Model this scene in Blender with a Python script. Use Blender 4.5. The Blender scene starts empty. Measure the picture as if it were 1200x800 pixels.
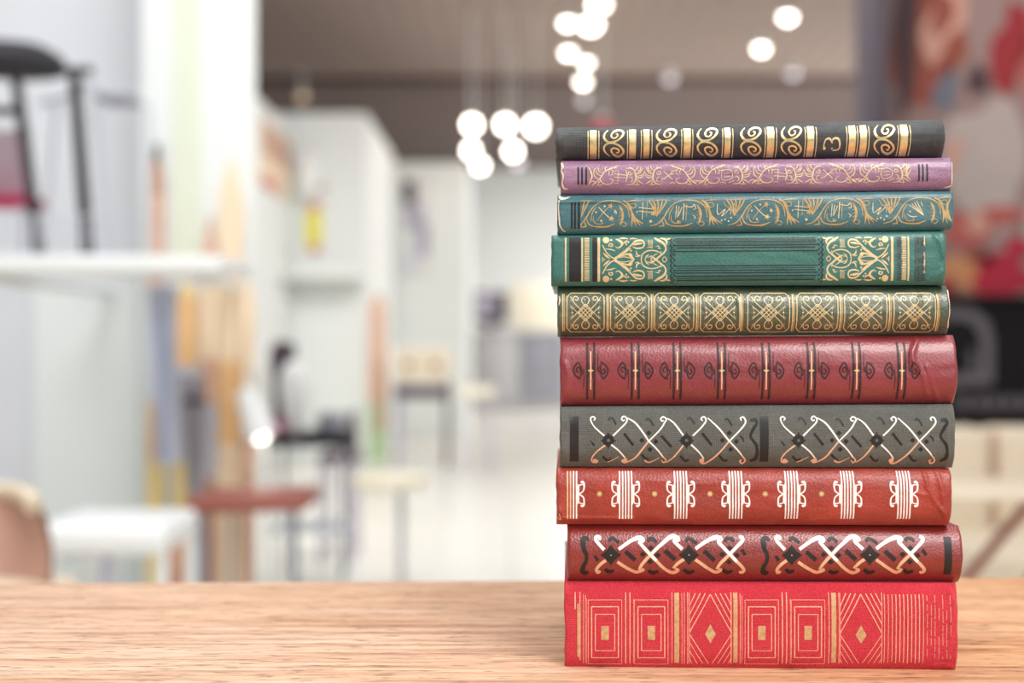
import bpy, bmesh, math, random
from mathutils import Vector, noise, Matrix
random.seed(7)
S = bpy.context.scene
COL = S.collection
F = 1200*50/36.0            # focal length in pixels for a 1200 px wide frame
HC = 0.921                  # camera height
PI = math.pi

def P(px, py, Y):
    return ((px-600)/F*Y, Y, HC+(400-py)/F*Y)
def X(px, Y): return (px-600)/F*Y
def Z(py, Y): return HC+(400-py)/F*Y

# ------------------------------------------------------------------ materials
def lin(c):
    c = c/255.0
    return c/12.92 if c <= .04045 else ((c+.055)/1.055)**2.4
def rgb(r, g, b): return (lin(r), lin(g), lin(b), 1)

def new_mat(name):
    m = bpy.data.materials.new(name); m.use_nodes = True
    nt = m.node_tree; b = nt.nodes['Principled BSDF']
    return m, nt, b
def mat(name, col, rough=.5, metal=0., spec=.5, var=.06, scale=6., bump=0., bscale=80., emit=0., coat=0.):
    """plain procedural surface: noise-varied colour, optional bump"""
    m, nt, b = new_mat(name)
    N = nt.nodes; L = nt.links
    tc = N.new('ShaderNodeTexCoord')
    nz = N.new('ShaderNodeTexNoise'); nz.inputs['Scale'].default_value = scale; nz.inputs['Detail'].default_value = 4
    L.new(tc.outputs['Object'], nz.inputs['Vector'])
    mx = N.new('ShaderNodeMix'); mx.data_type = 'RGBA'
    c = rgb(*col)
    mx.inputs[6].default_value = tuple(max(0, v*(1-var)) for v in c[:3])+(1,)
    mx.inputs[7].default_value = tuple(min(1, v*(1+var)) for v in c[:3])+(1,)
    L.new(nz.outputs['Fac'], mx.inputs[0]); L.new(mx.outputs[2], b.inputs['Base Color'])
    b.inputs['Roughness'].default_value = rough; b.inputs['Metallic'].default_value = metal
    b.inputs['Specular IOR Level'].default_value = spec
    b.inputs['Coat Weight'].default_value = coat
    if bump:
        n2 = N.new('ShaderNodeTexNoise'); n2.inputs['Scale'].default_value = bscale; n2.inputs['Detail'].default_value = 3
        L.new(tc.outputs['Object'], n2.inputs['Vector'])
        bp = N.new('ShaderNodeBump'); bp.inputs['Strength'].default_value = bump; bp.inputs['Distance'].default_value = .002
        L.new(n2.outputs['Fac'], bp.inputs['Height']); L.new(bp.outputs['Normal'], b.inputs['Normal'])
    if emit:
        b.inputs['Emission Color'].default_value = c; b.inputs['Emission Strength'].default_value = emit
    return m

def cloth(name, col, col2, rough=.5, spec=.5, kind='leather', bump=.35, scuff=(0, (255, 255, 255)), gscale=900):
    """book covering: blotchy colour, leather grain or woven cloth relief, pale scuffs"""
    m, nt, b = new_mat(name); N = nt.nodes; L = nt.links
    tc = N.new('ShaderNodeTexCoord')
    nz = N.new('ShaderNodeTexNoise'); nz.inputs['Scale'].default_value = 38; nz.inputs['Detail'].default_value = 7
    nz.inputs['Roughness'].default_value = .65
    L.new(tc.outputs['Object'], nz.inputs['Vector'])
    rp = N.new('ShaderNodeValToRGB'); rp.color_ramp.elements[0].position = .32; rp.color_ramp.elements[1].position = .68
    rp.color_ramp.elements[0].color = rgb(*col2); rp.color_ramp.elements[1].color = rgb(*col)
    L.new(nz.outputs['Fac'], rp.inputs[0])
    # fine speckle
    n3 = N.new('ShaderNodeTexNoise'); n3.inputs['Scale'].default_value = 1100; n3.inputs['Detail'].default_value = 2
    L.new(tc.outputs['Object'], n3.inputs['Vector'])
    mr = N.new('ShaderNodeMapRange'); mr.inputs[1].default_value = .3; mr.inputs[2].default_value = .7
    mr.inputs[3].default_value = .82; mr.inputs[4].default_value = 1.18
    L.new(n3.outputs['Fac'], mr.inputs[0])
    mu = N.new('ShaderNodeMix'); mu.data_type = 'RGBA'; mu.blend_type = 'MULTIPLY'; mu.inputs[0].default_value = 1
    L.new(rp.outputs[0], mu.inputs[6]); L.new(mr.outputs[0], mu.inputs[7])
    out = mu.outputs[2]
    if scuff[0]:
        n4 = N.new('ShaderNodeTexNoise'); n4.inputs['Scale'].default_value = 160; n4.inputs['Detail'].default_value = 8
        mp = N.new('ShaderNodeMapping'); mp.inputs['Scale'].default_value = (.35, 1, 1)
        L.new(tc.outputs['Object'], mp.inputs[0]); L.new(mp.outputs[0], n4.inputs['Vector'])
        r4 = N.new('ShaderNodeMapRange'); r4.inputs[1].default_value = .52; r4.inputs[2].default_value = .8
        r4.inputs[3].default_value = 0; r4.inputs[4].default_value = scuff[0]
        L.new(n4.outputs['Fac'], r4.inputs[0])
        m4 = N.new('ShaderNodeMix'); m4.data_type = 'RGBA'; m4.inputs[7].default_value = rgb(*scuff[1])
        L.new(r4.outputs[0], m4.inputs[0]); L.new(out, m4.inputs[6]); out = m4.outputs[2]
    L.new(out, b.inputs['Base Color'])
    b.inputs['Roughness'].default_value = rough; b.inputs['Specular IOR Level'].default_value = spec
    b.inputs['Sheen Weight'].default_value = .10; b.inputs['Sheen Roughness'].default_value = .45
    bp = N.new('ShaderNodeBump'); bp.inputs['Strength'].default_value = bump; bp.inputs['Distance'].default_value = .0004
    if kind == 'leather':
        vo = N.new('ShaderNodeTexVoronoi'); vo.inputs['Scale'].default_value = gscale
        L.new(tc.outputs['Object'], vo.inputs['Vector']); L.new(vo.outputs['Distance'], bp.inputs['Height'])
    else:
        w1 = N.new('ShaderNodeTexWave'); w1.inputs['Scale'].default_value = 420; w1.inputs['Distortion'].default_value = 1.5
        w2 = N.new('ShaderNodeTexWave'); w2.inputs['Scale'].default_value = 420; w2.inputs['Distortion'].default_value = 1.5
        w2.bands_direction = 'Z'
        L.new(tc.outputs['Object'], w1.inputs['Vector']); L.new(tc.outputs['Object'], w2.inputs['Vector'])
        ad = N.new('ShaderNodeMath'); L.new(w1.outputs['Fac'], ad.inputs[0]); L.new(w2.outputs['Fac'], ad.inputs[1])
        L.new(ad.outputs[0], bp.inputs['Height'])
    L.new(bp.outputs['Normal'], b.inputs['Normal'])
    return m

def foil(name, col, metal=.45, rough=.38, wear=.25, under=(90, 60, 40)):
    """stamped foil / pigment with small worn spots"""
    m, nt, b = new_mat(name); N = nt.nodes; L = nt.links
    tc = N.new('ShaderNodeTexCoord')
    nz = N.new('ShaderNodeTexNoise'); nz.inputs['Scale'].default_value = 420; nz.inputs['Detail'].default_value = 5
    L.new(tc.outputs['Object'], nz.inputs['Vector'])
    rp = N.new('ShaderNodeMapRange'); rp.inputs[1].default_value = .42; rp.inputs[2].default_value = .72
    rp.inputs[3].default_value = 0; rp.inputs[4].default_value = wear
    L.new(nz.outputs['Fac'], rp.inputs[0])
    mx = N.new('ShaderNodeMix'); mx.data_type = 'RGBA'
    mx.inputs[6].default_value = rgb(*col); mx.inputs[7].default_value = rgb(*under)
    L.new(rp.outputs[0], mx.inputs[0]); L.new(mx.outputs[2], b.inputs['Base Color'])
    b.inputs['Metallic'].default_value = metal; b.inputs['Roughness'].default_value = rough
    return m

# ------------------------------------------------------------------ mesh builder
class MB:
    def __init__(s): s.v = []; s.f = []; s.m = []
    def add(s, vs, fs, mi=0):
        o = len(s.v); s.v += [tuple(p) for p in vs]
        for f in fs: s.f.append(tuple(i+o for i in f)); s.m.append(mi)
    def from_bm(s, bm, mi=0):
        bm.verts.index_update()
        s.add([v.co for v in bm.verts], [[v.index for v in f.verts] for f in bm.faces], mi); bm.free()
    def box(s, x0, x1, y0, y1, z0, z1, bev=0., mi=0, seg=2, rot=None, piv=None):
        bm = bmesh.new(); bmesh.ops.create_cube(bm, size=1)
        for v in bm.verts:
            v.co = Vector(((x0+x1)/2+v.co.x*(x1-x0), (y0+y1)/2+v.co.y*(y1-y0), (z0+z1)/2+v.co.z*(z1-z0)))
        if bev: bmesh.ops.bevel(bm, geom=bm.edges[:], offset=bev, segments=seg, profile=.5, affect='EDGES')
        if rot is not None:
            pv = Vector(piv or ((x0+x1)/2, (y0+y1)/2, (z0+z1)/2))
            for v in bm.verts: v.co = rot @ (v.co-pv)+pv
        s.from_bm(bm, mi); return s
    def hexa(s, c, bev=0., mi=0):
        """box from 8 corners (x low/high, y low/high, z low/high order)"""
        bm = bmesh.new(); vs = [bm.verts.new(p) for p in c]
        for f in ((0, 1, 3, 2), (4, 6, 7, 5), (0, 4, 5, 1), (2, 3, 7, 6), (0, 2, 6, 4), (1, 5, 7, 3)): bm.faces.new([vs[i] for i in f])
        bmesh.ops.recalc_face_normals(bm, faces=bm.faces[:])
        if bev: bmesh.ops.bevel(bm, geom=bm.edges[:], offset=bev, segments=2, profile=.5, affect='EDGES')
        s.from_bm(bm, mi); return s
    def tube(s, pts, r, n=10, mi=0, r2=None):
        pts = [Vector(p) for p in pts]; k = len(pts); vs = []; fs = []
        up = None
        for i, p in enumerate(pts):
            d = (pts[min(i+1, k-1)]-pts[max(i-1, 0)]).normalized()
            a = up if up else (Vector((0, 0, 1)) if abs(d.z) < .9 else Vector((1, 0, 0)))
            a = (a-d*a.dot(d)).normalized(); up = a; b = d.cross(a)
            rr = r if r2 is None else r+(r2-r)*i/(k-1)
            for j in range(n):
                t = 2*PI*j/n; vs.append(p+a*math.cos(t)*rr+b*math.sin(t)*rr)
        for i in range(k-1):
            for j in range(n):
                fs.append((i*n+j, i*n+(j+1) % n, (i+1)*n+(j+1) % n, (i+1)*n+j))
        fs.append(tuple(range(n))[::-1]); fs.append(tuple((k-1)*n+j for j in range(n)))
        s.add(vs, fs, mi); return s
    def lathe(s, prof, c=(0, 0, 0), n=28, mi=0, mtx=None):
        vs = []; fs = []; k = len(prof)
        for r, z in prof:
            for j in range(n):
                t = 2*PI*j/n; p = Vector((r*math.cos(t), r*math.sin(t), z))
                if mtx is not None: p = mtx @ p
                vs.append(p+Vector(c))
        for i in range(k-1):
            for j in range(n): fs.append((i*n+j, i*n+(j+1) % n, (i+1)*n+(j+1) % n, (i+1)*n+j))
        fs.append(tuple(range(n))[::-1]); fs.append(tuple((k-1)*n+j for j in range(n)))
        s.add(vs, fs, mi); return s
    def prism(s, poly, y0, y1, mi=0):
        """polygon in (x,z) extruded along y"""
        n = len(poly)
        s.add([(p[0], y0, p[1]) for p in poly]+[(p[0], y1, p[1]) for p in poly],
              [tuple(range(n)), tuple(range(2*n-1, n-1, -1))]+[(i, i+n, (i+1) % n+n, (i+1) % n) for i in range(n)], mi); return s
    def build(s, name, mats, parent=None, smooth=True, loc=None, angle=40):
        me = bpy.data.meshes.new(name); me.from_pydata(s.v, [], s.f); me.update()
        bm = bmesh.new(); bm.from_mesh(me); bmesh.ops.recalc_face_normals(bm, faces=bm.faces[:]); bm.to_mesh(me); bm.free()
        if not isinstance(mats, (list, tuple)): mats = [mats]
        for m in mats: me.materials.append(m)
        for p, i in zip(me.polygons, s.m): p.material_index = i
        if smooth:
            me.polygons.foreach_set('use_smooth', [True]*len(me.polygons))
            me.set_sharp_from_angle(angle=math.radians(angle))
        o = bpy.data.objects.new(name, me); COL.objects.link(o)
        if parent is not None: o.parent = parent
        return o

def tag(o, label=None, cat=None, group=None, kind=None):
    if label: o['label'] = label
    if cat: o['category'] = cat
    if group: o['group'] = group
    if kind: o['kind'] = kind
    return o
def empty(name, loc, label, cat, group=None, rz=0):
    o = bpy.data.objects.new(name, None); COL.objects.link(o); o.location = loc; o.rotation_euler = (0, 0, rz)
    o.empty_display_size = .05
    return tag(o, label, cat, group)
def struct(mb, name, m, **k):
    return tag(mb.build(name, m, **k), kind='structure')
def rel(o, mb):
    """shift builder vertices from world to the local space of an unrotated empty"""
    l = o.location
    mb.v = [(x-l.x, y-l.y, z-l.z) for x, y, z in mb.v]; return mb
def part(root, name, m, mb, label=None, **k):
    o = rel(root, mb).build(name, m, root, **k)
    if label: o['label'] = label
    return o

# ------------------------------------------------------------------ camera, world, light
cam = bpy.data.cameras.new('camera'); co = bpy.data.objects.new('camera', cam); COL.objects.link(co)
co.location = (0, 0, HC); co.rotation_euler = (PI/2, 0, 0)
cam.lens = 50; cam.sensor_width = 36; cam.clip_start = .02; cam.clip_end = 200
cam.dof.use_dof = True; cam.dof.focus_distance = .757; cam.dof.aperture_fstop = 4.0
S.camera = co
S.view_settings.view_transform = 'Standard'; S.view_settings.look = 'None'
S.view_settings.exposure = 0.0; S.view_settings.gamma = 1; S.view_settings.use_curve_mapping = False

w = bpy.data.worlds.new('world'); S.world = w; w.use_nodes = True
bg = w.node_tree.nodes['Background']; bg.inputs[1].default_value = .56
_n = w.node_tree.nodes; _l = w.node_tree.links          # bright overcast sky above, dim ground below the horizon
_tc = _n.new('ShaderNodeTexCoord'); _sx = _n.new('ShaderNodeSeparateXYZ'); _rp = _n.new('ShaderNodeValToRGB')
_mr = _n.new('ShaderNodeMapRange'); _mr.inputs[1].default_value = -1; _mr.inputs[2].default_value = 1
_l.new(_tc.outputs['Generated'], _sx.inputs[0]); _l.new(_sx.outputs['Z'], _mr.inputs[0]); _l.new(_mr.outputs[0], _rp.inputs[0])
_rp.color_ramp.elements[0].position = .42; _rp.color_ramp.elements[0].color = (.16, .15, .14, 1)
_rp.color_ramp.elements[1].position = .56; _rp.color_ramp.elements[1].color = (1, .985, .97, 1)
_l.new(_rp.outputs[0], bg.inputs[0])

def area(name, loc, target, size, energy, col=(1, 1, 1), sy=None):
    l = bpy.data.lights.new(name, 'AREA'); l.energy = energy; l.color = col; l.shape = 'RECTANGLE'
    l.size = size; l.size_y = sy or size
    o = bpy.data.objects.new(name, l); COL.objects.link(o); o.location = loc
    d = Vector(target)-Vector(loc); o.rotation_euler = d.to_track_quat('-Z', 'Y').to_euler()
    return o
area('key_softbox', (.50, .10, 2.05), (.13, .80, .9), .6, 17, (1, .97, .94))  # added softbox key above the stack, no window there
area('sheen_softbox', (.85, -1.25, 1.75), (.13, .74, .9), .9, 16, (1, .98, .96), 1.5)  # unseen softbox added for pale sheen on the right spine ends
area('shop_fill', (-.3, 1.6, 4.6), (-.8, 4.5, .8), 2.0, 150, (.98, .99, 1))  # added overhead fill that brightens the left wall and shelf
area('hall_fill', (7.5, 15, 3.0), (0, 16, 1.0), 5, 560, (1, .99, .98), 2.4)  # added side fill for the deep part of the hall
area('hall_fill', (0.2, 6.2, 4.2), (-.6, 12, .8), 2.0, 190, (1, .99, .98))  # added fill above the frame, brightens the white blocks and floor
area('back_hall_fill', (1.9, 18.6, 3.6), (1.9, 18.6, 0), 2.6, 195, (1, .98, .96))  # added fill hidden behind the stack, brightens the back wall

# ------------------------------------------------------------------ common materials
M = {}
M['gold'] = foil('gilt', (236, 210, 158), .75, .34, .35, (150, 112, 60))
M['palegold'] = foil('pale_gilt', (228, 204, 154), .15, .42, .3, (176, 138, 92))
M['tan'] = foil('worn_gilt', (196, 164, 104), .0, .42, .45, (128, 98, 62))
M['pink'] = foil('pinkish_gilt', (244, 180, 150), .05, .45, .4, (226, 80, 84))
M['brass'] = foil('brassy_foil', (212, 174, 126), .1, .5, .55, (176, 96, 66))
M['white'] = foil('white_foil', (252, 247, 242), .0, .4, .12, (225, 205, 195))
M['peach'] = foil('copper_foil', (240, 194, 158), .05, .42, .3, (205, 140, 100))
M['black'] = foil('black_stamp', (26, 24, 25), .0, .5, .2, (46, 43, 43))
M['softblack'] = foil('worn_black_stamp', (40, 24, 27), .0, .5, .5, (96, 40, 45))
M['fray'] = foil('frayed_paper', (240, 222, 196), .0, .8, .4, (190, 150, 120))
M['pages'] = mat('page_edges', (226, 212, 184), .9, var=.12, scale=120, bump=.4, bscale=900)

# ------------------------------------------------------------------ table
def wood_mat():
    m, nt, b = new_mat('oak_wood'); N = nt.nodes; L = nt.links
    tc = N.new('ShaderNodeTexCoord')
    def nz(sc, scale, det=5, rough=.6):
        mp = N.new('ShaderNodeMapping'); mp.inputs['Scale'].default_value = sc
        n = N.new('ShaderNodeTexNoise'); n.inputs['Scale'].default_value = scale; n.inputs['Detail'].default_value = det
        n.inputs['Roughness'].default_value = rough
        L.new(tc.outputs['Object'], mp.inputs[0]); L.new(mp.outputs[0], n.inputs['Vector']); return n
    big = nz((1.1, 4, 4), 2.2, 3); grain = nz((3, 55, 55), 2.2, 8, .72); pore = nz((16, 100, 100), 3.2, 3, .6)
    rp = N.new('ShaderNodeValToRGB'); e = rp.color_ramp.elements
    e[0].position = .36; e[0].color = rgb(167, 127, 100); e[1].position = .6; e[1].color = rgb(220, 190, 165)
    x = e.new(.48); x.color = rgb(207, 169, 141)
    L.new(grain.outputs['Fac'], rp.inputs[0])
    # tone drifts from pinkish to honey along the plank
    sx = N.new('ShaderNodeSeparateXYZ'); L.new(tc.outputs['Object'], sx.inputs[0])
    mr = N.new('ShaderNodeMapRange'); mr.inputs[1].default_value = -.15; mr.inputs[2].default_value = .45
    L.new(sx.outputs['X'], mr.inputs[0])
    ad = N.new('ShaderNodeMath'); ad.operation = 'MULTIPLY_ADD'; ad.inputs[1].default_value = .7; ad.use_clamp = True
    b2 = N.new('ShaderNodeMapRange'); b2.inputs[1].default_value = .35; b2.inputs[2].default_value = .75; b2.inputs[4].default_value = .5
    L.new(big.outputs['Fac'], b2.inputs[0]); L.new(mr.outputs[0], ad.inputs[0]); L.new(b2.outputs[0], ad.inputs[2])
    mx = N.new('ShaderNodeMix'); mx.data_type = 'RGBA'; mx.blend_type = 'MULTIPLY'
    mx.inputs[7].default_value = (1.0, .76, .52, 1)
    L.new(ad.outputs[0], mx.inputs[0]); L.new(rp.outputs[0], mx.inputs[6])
    pr = N.new('ShaderNodeMapRange'); pr.inputs[1].default_value = .56; pr.inputs[2].default_value = .66; pr.inputs[4].default_value = .8
    L.new(pore.outputs['Fac'], pr.inputs[0])
    m2 = N.new('ShaderNodeMix'); m2.data_type = 'RGBA'; m2.inputs[7].default_value = rgb(116, 76, 54)
    L.new(pr.outputs[0], m2.inputs[0]); L.new(mx.outputs[2], m2.inputs[6])
    fine = nz((7, 120, 120), 3.0, 4, .7)
    fr = N.new('ShaderNodeMapRange'); fr.inputs[1].default_value = .35; fr.inputs[2].default_value = .65; fr.inputs[3].default_value = .78; fr.inputs[4].default_value = 1.16
    L.new(fine.outputs['Fac'], fr.inputs[0])
    m3 = N.new('ShaderNodeMix'); m3.data_type = 'RGBA'; m3.blend_type = 'MULTIPLY'; m3.inputs[0].default_value = 1
    L.new(m2.outputs[2], m3.inputs[6]); L.new(fr.outputs[0], m3.inputs[7])
    L.new(m3.outputs[2], b.inputs['Base Color'])
    b.inputs['Roughness'].default_value = .55; b.inputs['Specular IOR Level'].default_value = .3
    bp = N.new('ShaderNodeBump'); bp.inputs['Strength'].default_value = .5; bp.inputs['Distance'].default_value = .0008
    L.new(grain.outputs['Fac'], bp.inputs['Height']); L.new(bp.outputs['Normal'], b.inputs['Normal'])
    return m
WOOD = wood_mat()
TZ = .75
tb = empty('wooden_table', (0, 0, 0), 'pale oak table with visible grain carrying the stack of old books', 'table')
ang = math.radians(2.0)
b = MB(); b.box(-.95, .95, .40, 1.0205, TZ-.032, TZ, .004, seg=3)
R2 = Matrix.Rotation(ang, 3, 'Z')
def twist(mb):
    pv = Vector((0, 1.0205, 0)); mb.v = [tuple(R2 @ (Vector(p)-pv)+pv) for p in mb.v]; return mb
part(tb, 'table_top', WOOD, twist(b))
for sx in (-.85, .85):
    for y in (.47, .95):
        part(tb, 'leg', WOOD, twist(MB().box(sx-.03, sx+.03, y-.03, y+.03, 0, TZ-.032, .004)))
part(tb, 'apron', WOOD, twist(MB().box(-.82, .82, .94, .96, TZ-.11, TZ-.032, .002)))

# ------------------------------------------------------------------ books
def catmull(pts, step=1.3):
    out = []; n = len(pts)
    for i in range(n-1):
        p0 = pts[max(i-1, 0)]; p1 = pts[i]; p2 = pts[i+1]; p3 = pts[min(i+2, n-1)]
        d = math.hypot(p2[0]-p1[0], p2[1]-p1[1]); k = max(2, int(d/step)+1)
        for j in range(k):
            t = j/k
            q = [.5*((2*p1[c])+(-p0[c]+p2[c])*t+(2*p0[c]-5*p1[c]+4*p2[c]-p3[c])*t*t+(-p0[c]+3*p1[c]-3*p2[c]+p3[c])*t**3) for c in (0, 1)]
            out.append((q[0], q[1], (i+t)/(n-1)))
    out.append((pts[-1][0], pts[-1][1], 1.)); return out
def straight(pts, step=1.6):
    out = []; n = len(pts)
    for i in range(n-1):
        a, c = pts[i], pts[i+1]; k = max(1, int(math.hypot(c[0]-a[0], c[1]-a[1])/step))
        for j in range(k): out.append((a[0]+(c[0]-a[0])*j/k, a[1]+(c[1]-a[1])*j/k, (i+j/k)/(n-1)))
    out.append((pts[-1][0], pts[-1][1], 1.)); return out

class Book:
    def __init__(s, L, R, yt, yb, B, n, yaw, dy=0., depth=.14, creases=(), endr=.0016, wob=.00015, seed=0):
        """L,R: end columns; yt,yb: (left,right) rows of the upper and lower edge; B,n: rounding of the back"""
        s.B, s.n, s.depth, s.seed, s.endr, s.wob = B, n, depth, seed, endr, wob
        s.creases = creases
        s.yaw = math.radians(yaw); s.cy = .742+dy; s.mid = (L+R)/2; s.cx = (s.mid-600)/F*s.cy
        s.c, s.sn = math.cos(s.yaw), math.sin(s.yaw)
        s.u0, s.u1 = s.u(L), s.u(R); s.L, s.R = L, R
        def z(px, py):
            uu = s.u(px); return HC+(400-py)/F*(s.cy-uu*s.sn+B*.75)
        s.zt = (z(L, yt[0]), z(R, yt[1])); s.zb = (z(L, yb[0]), z(R, yb[1]))
        s.yt, s.yb = yt, yb
        s.mb = MB()
    def u(s, px):
        a = (px-600)/F; return (a*s.cy-s.cx)/(s.c+a*s.sn)
    def lerp(s, pr, uu):
        k = (uu-s.u0)/(s.u1-s.u0); return pr[0]+(pr[1]-pr[0])*k
    def surf(s, uu, t, off=0.):
        q = min(1, abs(2*t-1))
        w_ = s.B*q**s.n
        e = min(uu-s.u0, s.u1-uu)
        if e < s.endr: w_ += s.endr*.8*(1-math.sqrt(max(0, 1-(1-max(0, e)/s.endr)**2)))
        th = s.lerp(s.zt, uu)-s.lerp(s.zb, uu)
        w_ += s.wob*2*noise.noise(Vector((uu*22+s.seed, t*2.2, s.seed)))
        w_ += s.wob*.7*noise.noise(Vector((uu*90+s.seed, t*8, s.seed+5)))
        for pts, wd, hgt in s.creases:        # raised folds in the covering (pixel polyline)
            px = s.L+(uu-s.u0)/(s.u1-s.u0)*(s.R-s.L); k = (uu-s.u0)/(s.u1-s.u0)
            ya = s.yt[0]+(s.yt[1]-s.yt[0])*k; yb_ = s.yb[0]+(s.yb[1]-s.yb[0])*k; py = ya+(yb_-ya)*t
            if abs(px-pts[0][0]) > 90: continue
            dm = 1e9
            for a, c in zip(pts[:-1], pts[1:]):
                vx, vy = c[0]-a[0], c[1]-a[1]; k2 = max(0, min(1, ((px-a[0])*vx+(py-a[1])*vy)/(vx*vx+vy*vy)))
                dm = min(dm, math.hypot(px-a[0]-vx*k2, py-a[1]-vy*k2))
            w_ -= hgt*math.exp(-(dm/wd)**2)
        zz = s.lerp(s.zt, uu)*(1-t)+s.lerp(s.zb, uu)*t
        du = 0
        if e < .006:                           # slightly uneven, bumped ends
            du = s.wob*1.6*noise.noise(Vector((s.seed*3.1+(0 if uu < 0 else 9), t*5, 1)))*(1-max(0, e)/.006)
        return Vector((uu+du, w_-off, zz))
    def pix(s, px, py, off):
        k = (px-s.L)/(s.R-s.L)
        if s.ref: t = (py-s.ref[0])/(s.ref[1]-s.ref[0])
        else:
            ya = s.yt[0]+(s.yt[1]-s.yt[0])*k; t = (py-ya)/(s.yb[0]+(s.yb[1]-s.yb[0])*k-ya)
        return s.surf(s.u(px), max(0.0, min(1.0, t)), off)
    ref = None
    def stroke(s, pts, w, mi, layer=0, curve=True, tf=None):
        if tf: pts = [tf(*p) for p in pts]
        sm = catmull(pts) if curve and len(pts) > 2 else straight(pts)
        ws = w if isinstance(w, (list, tuple)) else (w, w)
        vs = []; fs = []; n = len(sm); mx = max(ws); cr = 2 if mx < 3 else 3 if mx < 7 else 5
        for i, (x, y, t) in enumerate(sm):
            a = sm[max(i-1, 0)]; c = sm[min(i+1, n-1)]
            dx, dy = c[0]-a[0], c[1]-a[1]; l = math.hypot(dx, dy) or 1
            nx, ny = -dy/l, dx/l
            k = t*(len(ws)-1); j = min(int(k), len(ws)-2); wd = ws[j]+(ws[j+1]-ws[j])*(k-j)
            for q in range(cr):
                h = (q/(cr-1)-.5)*wd
                vs.append(s.pix(x+nx*h, y+ny*h, .00013+layer*.00006))
        for i in range(n-1):
            for q in range(cr-1):
                o = i*cr+q; fs.append((o, o+1, o+cr+1, o+cr))
        s.mb.add(vs, fs, mi)
    def bar(s, x0, x1, y0, y1, mi, layer=0):
        """upright rectangle"""
        s.stroke([((x0+x1)/2, y0), ((x0+x1)/2, y1)], x1-x0, mi, layer, False)
    def dot(s, x, y, r, mi, layer=0, ry=None):
        ry = ry or r
        vs = [s.pix(x, y, .00013+layer*.00006)]; n = 14
        for k in range(n):
            a = 2*PI*k/n; vs.append(s.pix(x+r*math.cos(a), y+ry*math.sin(a), .00013+layer*.00006))
        s.mb.add(vs, [(0, 1+k, 1+(k+1) % n) for k in range(n)], mi)
    def poly(s, pts, mi, layer=0):
        cx = sum(p[0] for p in pts)/len(pts); cy = sum(p[1] for p in pts)/len(pts)
        n = len(pts); vs = [s.pix(cx, cy, .00015+layer*.00006)]
        vs += [s.pix(cx+(x-cx)*.5, cy+(y-cy)*.5, .00015+layer*.00006) for x, y in pts]
        vs += [s.pix(x, y, .00015+layer*.00006) for x, y in pts]
        fs = []
        for k in range(n):
            k2 = (k+1) % n; fs += [(0, 1+k, 1+k2), (1+k, 1+n+k, 1+n+k2, 1+k2)]
        s.mb.add(vs, fs, mi)
    def star(s, x, y, rx, ry, mi, inner=.32, layer=0, n=4):
        pts = []
        for k in range(2*n):
            a = PI*k/n; q = 1 if k % 2 == 0 else inner
            pts.append((x+rx*q*math.cos(a), y+ry*q*math.sin(a)))
        s.poly(pts, mi, layer)
    def spiral(s, x, y, r0, r1, a0, turns, w, mi, layer=0, sy=1., tf=None):
        k = max(8, int(abs(turns)*12))
        s.stroke([(x+(r0+(r1-r0)*i/k)*math.cos(a0+turns*2*PI*i/k), y+sy*(r0+(r1-r0)*i/k)*math.sin(a0+turns*2*PI*i/k)) for i in range(k+1)], w, mi, layer, True, tf)
    def build(s, label, mats, board, pages=None):
        """mats[0] covers the spine, the others are the stamped decoration"""
        z0 = min(s.zb)
        root = empty('book', (s.cx, s.cy, s.zb[0]*.5+s.zb[1]*.5), label, 'book', 'old hardcover books in the stack', -s.yaw)
        sh = root.location.z
        nu, nv = 330, 56
        m = MB(); vs = []; fs = []
        for i in range(nu+1):
            for j in range(nv+1):
                a = j/nv; t = .5-.5*math.cos(PI*a)      # denser near the edges
                t = .5*t+.5*a
                vs.append(s.surf(s.u0+(s.u1-s.u0)*i/nu, t))
        for i in range(nu):
            for j in range(nv):
                o = i*(nv+1)+j; fs.append((o, o+1, o+nv+2, o+nv+1))
        loop = [i*(nv+1) for i in range(nu+1)]+[nu*(nv+1)+j for j in range(1, nv+1)]+[i*(nv+1)+nv for i in range(nu-1, -1, -1)]+[j for j in range(nv-1, 0, -1)]
        base = len(vs); bk = s.B+.0035
        for q in loop: p = vs[q]; vs.append(Vector((p.x, bk, p.z)))
        nl = len(loop)
        for q in range(nl): fs.append((loop[q], loop[(q+1) % nl], base+(q+1) % nl, base+q))
        fs.append(tuple(base+q for q in range(nl)))
        m.add(vs, fs, 0); m.v += []
        off = len(m.v); m.v += s.mb.v; m.f += [tuple(i+off for i in f) for f in s.mb.f]; m.m += s.mb.m
        m.v = [(x, y, z-sh) for x, y, z in m.v]
        sp = m.build('spine', mats, root, angle=55)
        bt = .0026; y0 = bk; y1 = s.depth
        def slab(ztop, zbot, ul, ur, ya, yb_, bev):
            c = []
            for uu in (ul, ur):
                for y in (ya, yb_):
                    for zz in (zbot, ztop): c.append((uu, y, zz(uu)-sh))
            return MB().hexa(c, bev)
        T = lambda uu: s.lerp(s.zt, uu); Bt = lambda uu: s.lerp(s.zb, uu)
        slab(T, lambda q: T(q)-bt, s.u0, s.u1, y0, y1, .0007).build('front_board', board, root)
        slab(lambda q: Bt(q)+bt, Bt, s.u0, s.u1, y0, y1, .0007).build('back_board', board, root)
        pg = slab(lambda q: T(q)-bt, lambda q: Bt(q)+bt, s.u0+.003, s.u1-.003, y0, y1-.004, .0003).build('page_block', pages or M['pages'], root)
        pg['label'] = 'cream page edges' if pages is None else 'red-stained page edges'
        return root

BK = M['black']
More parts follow.
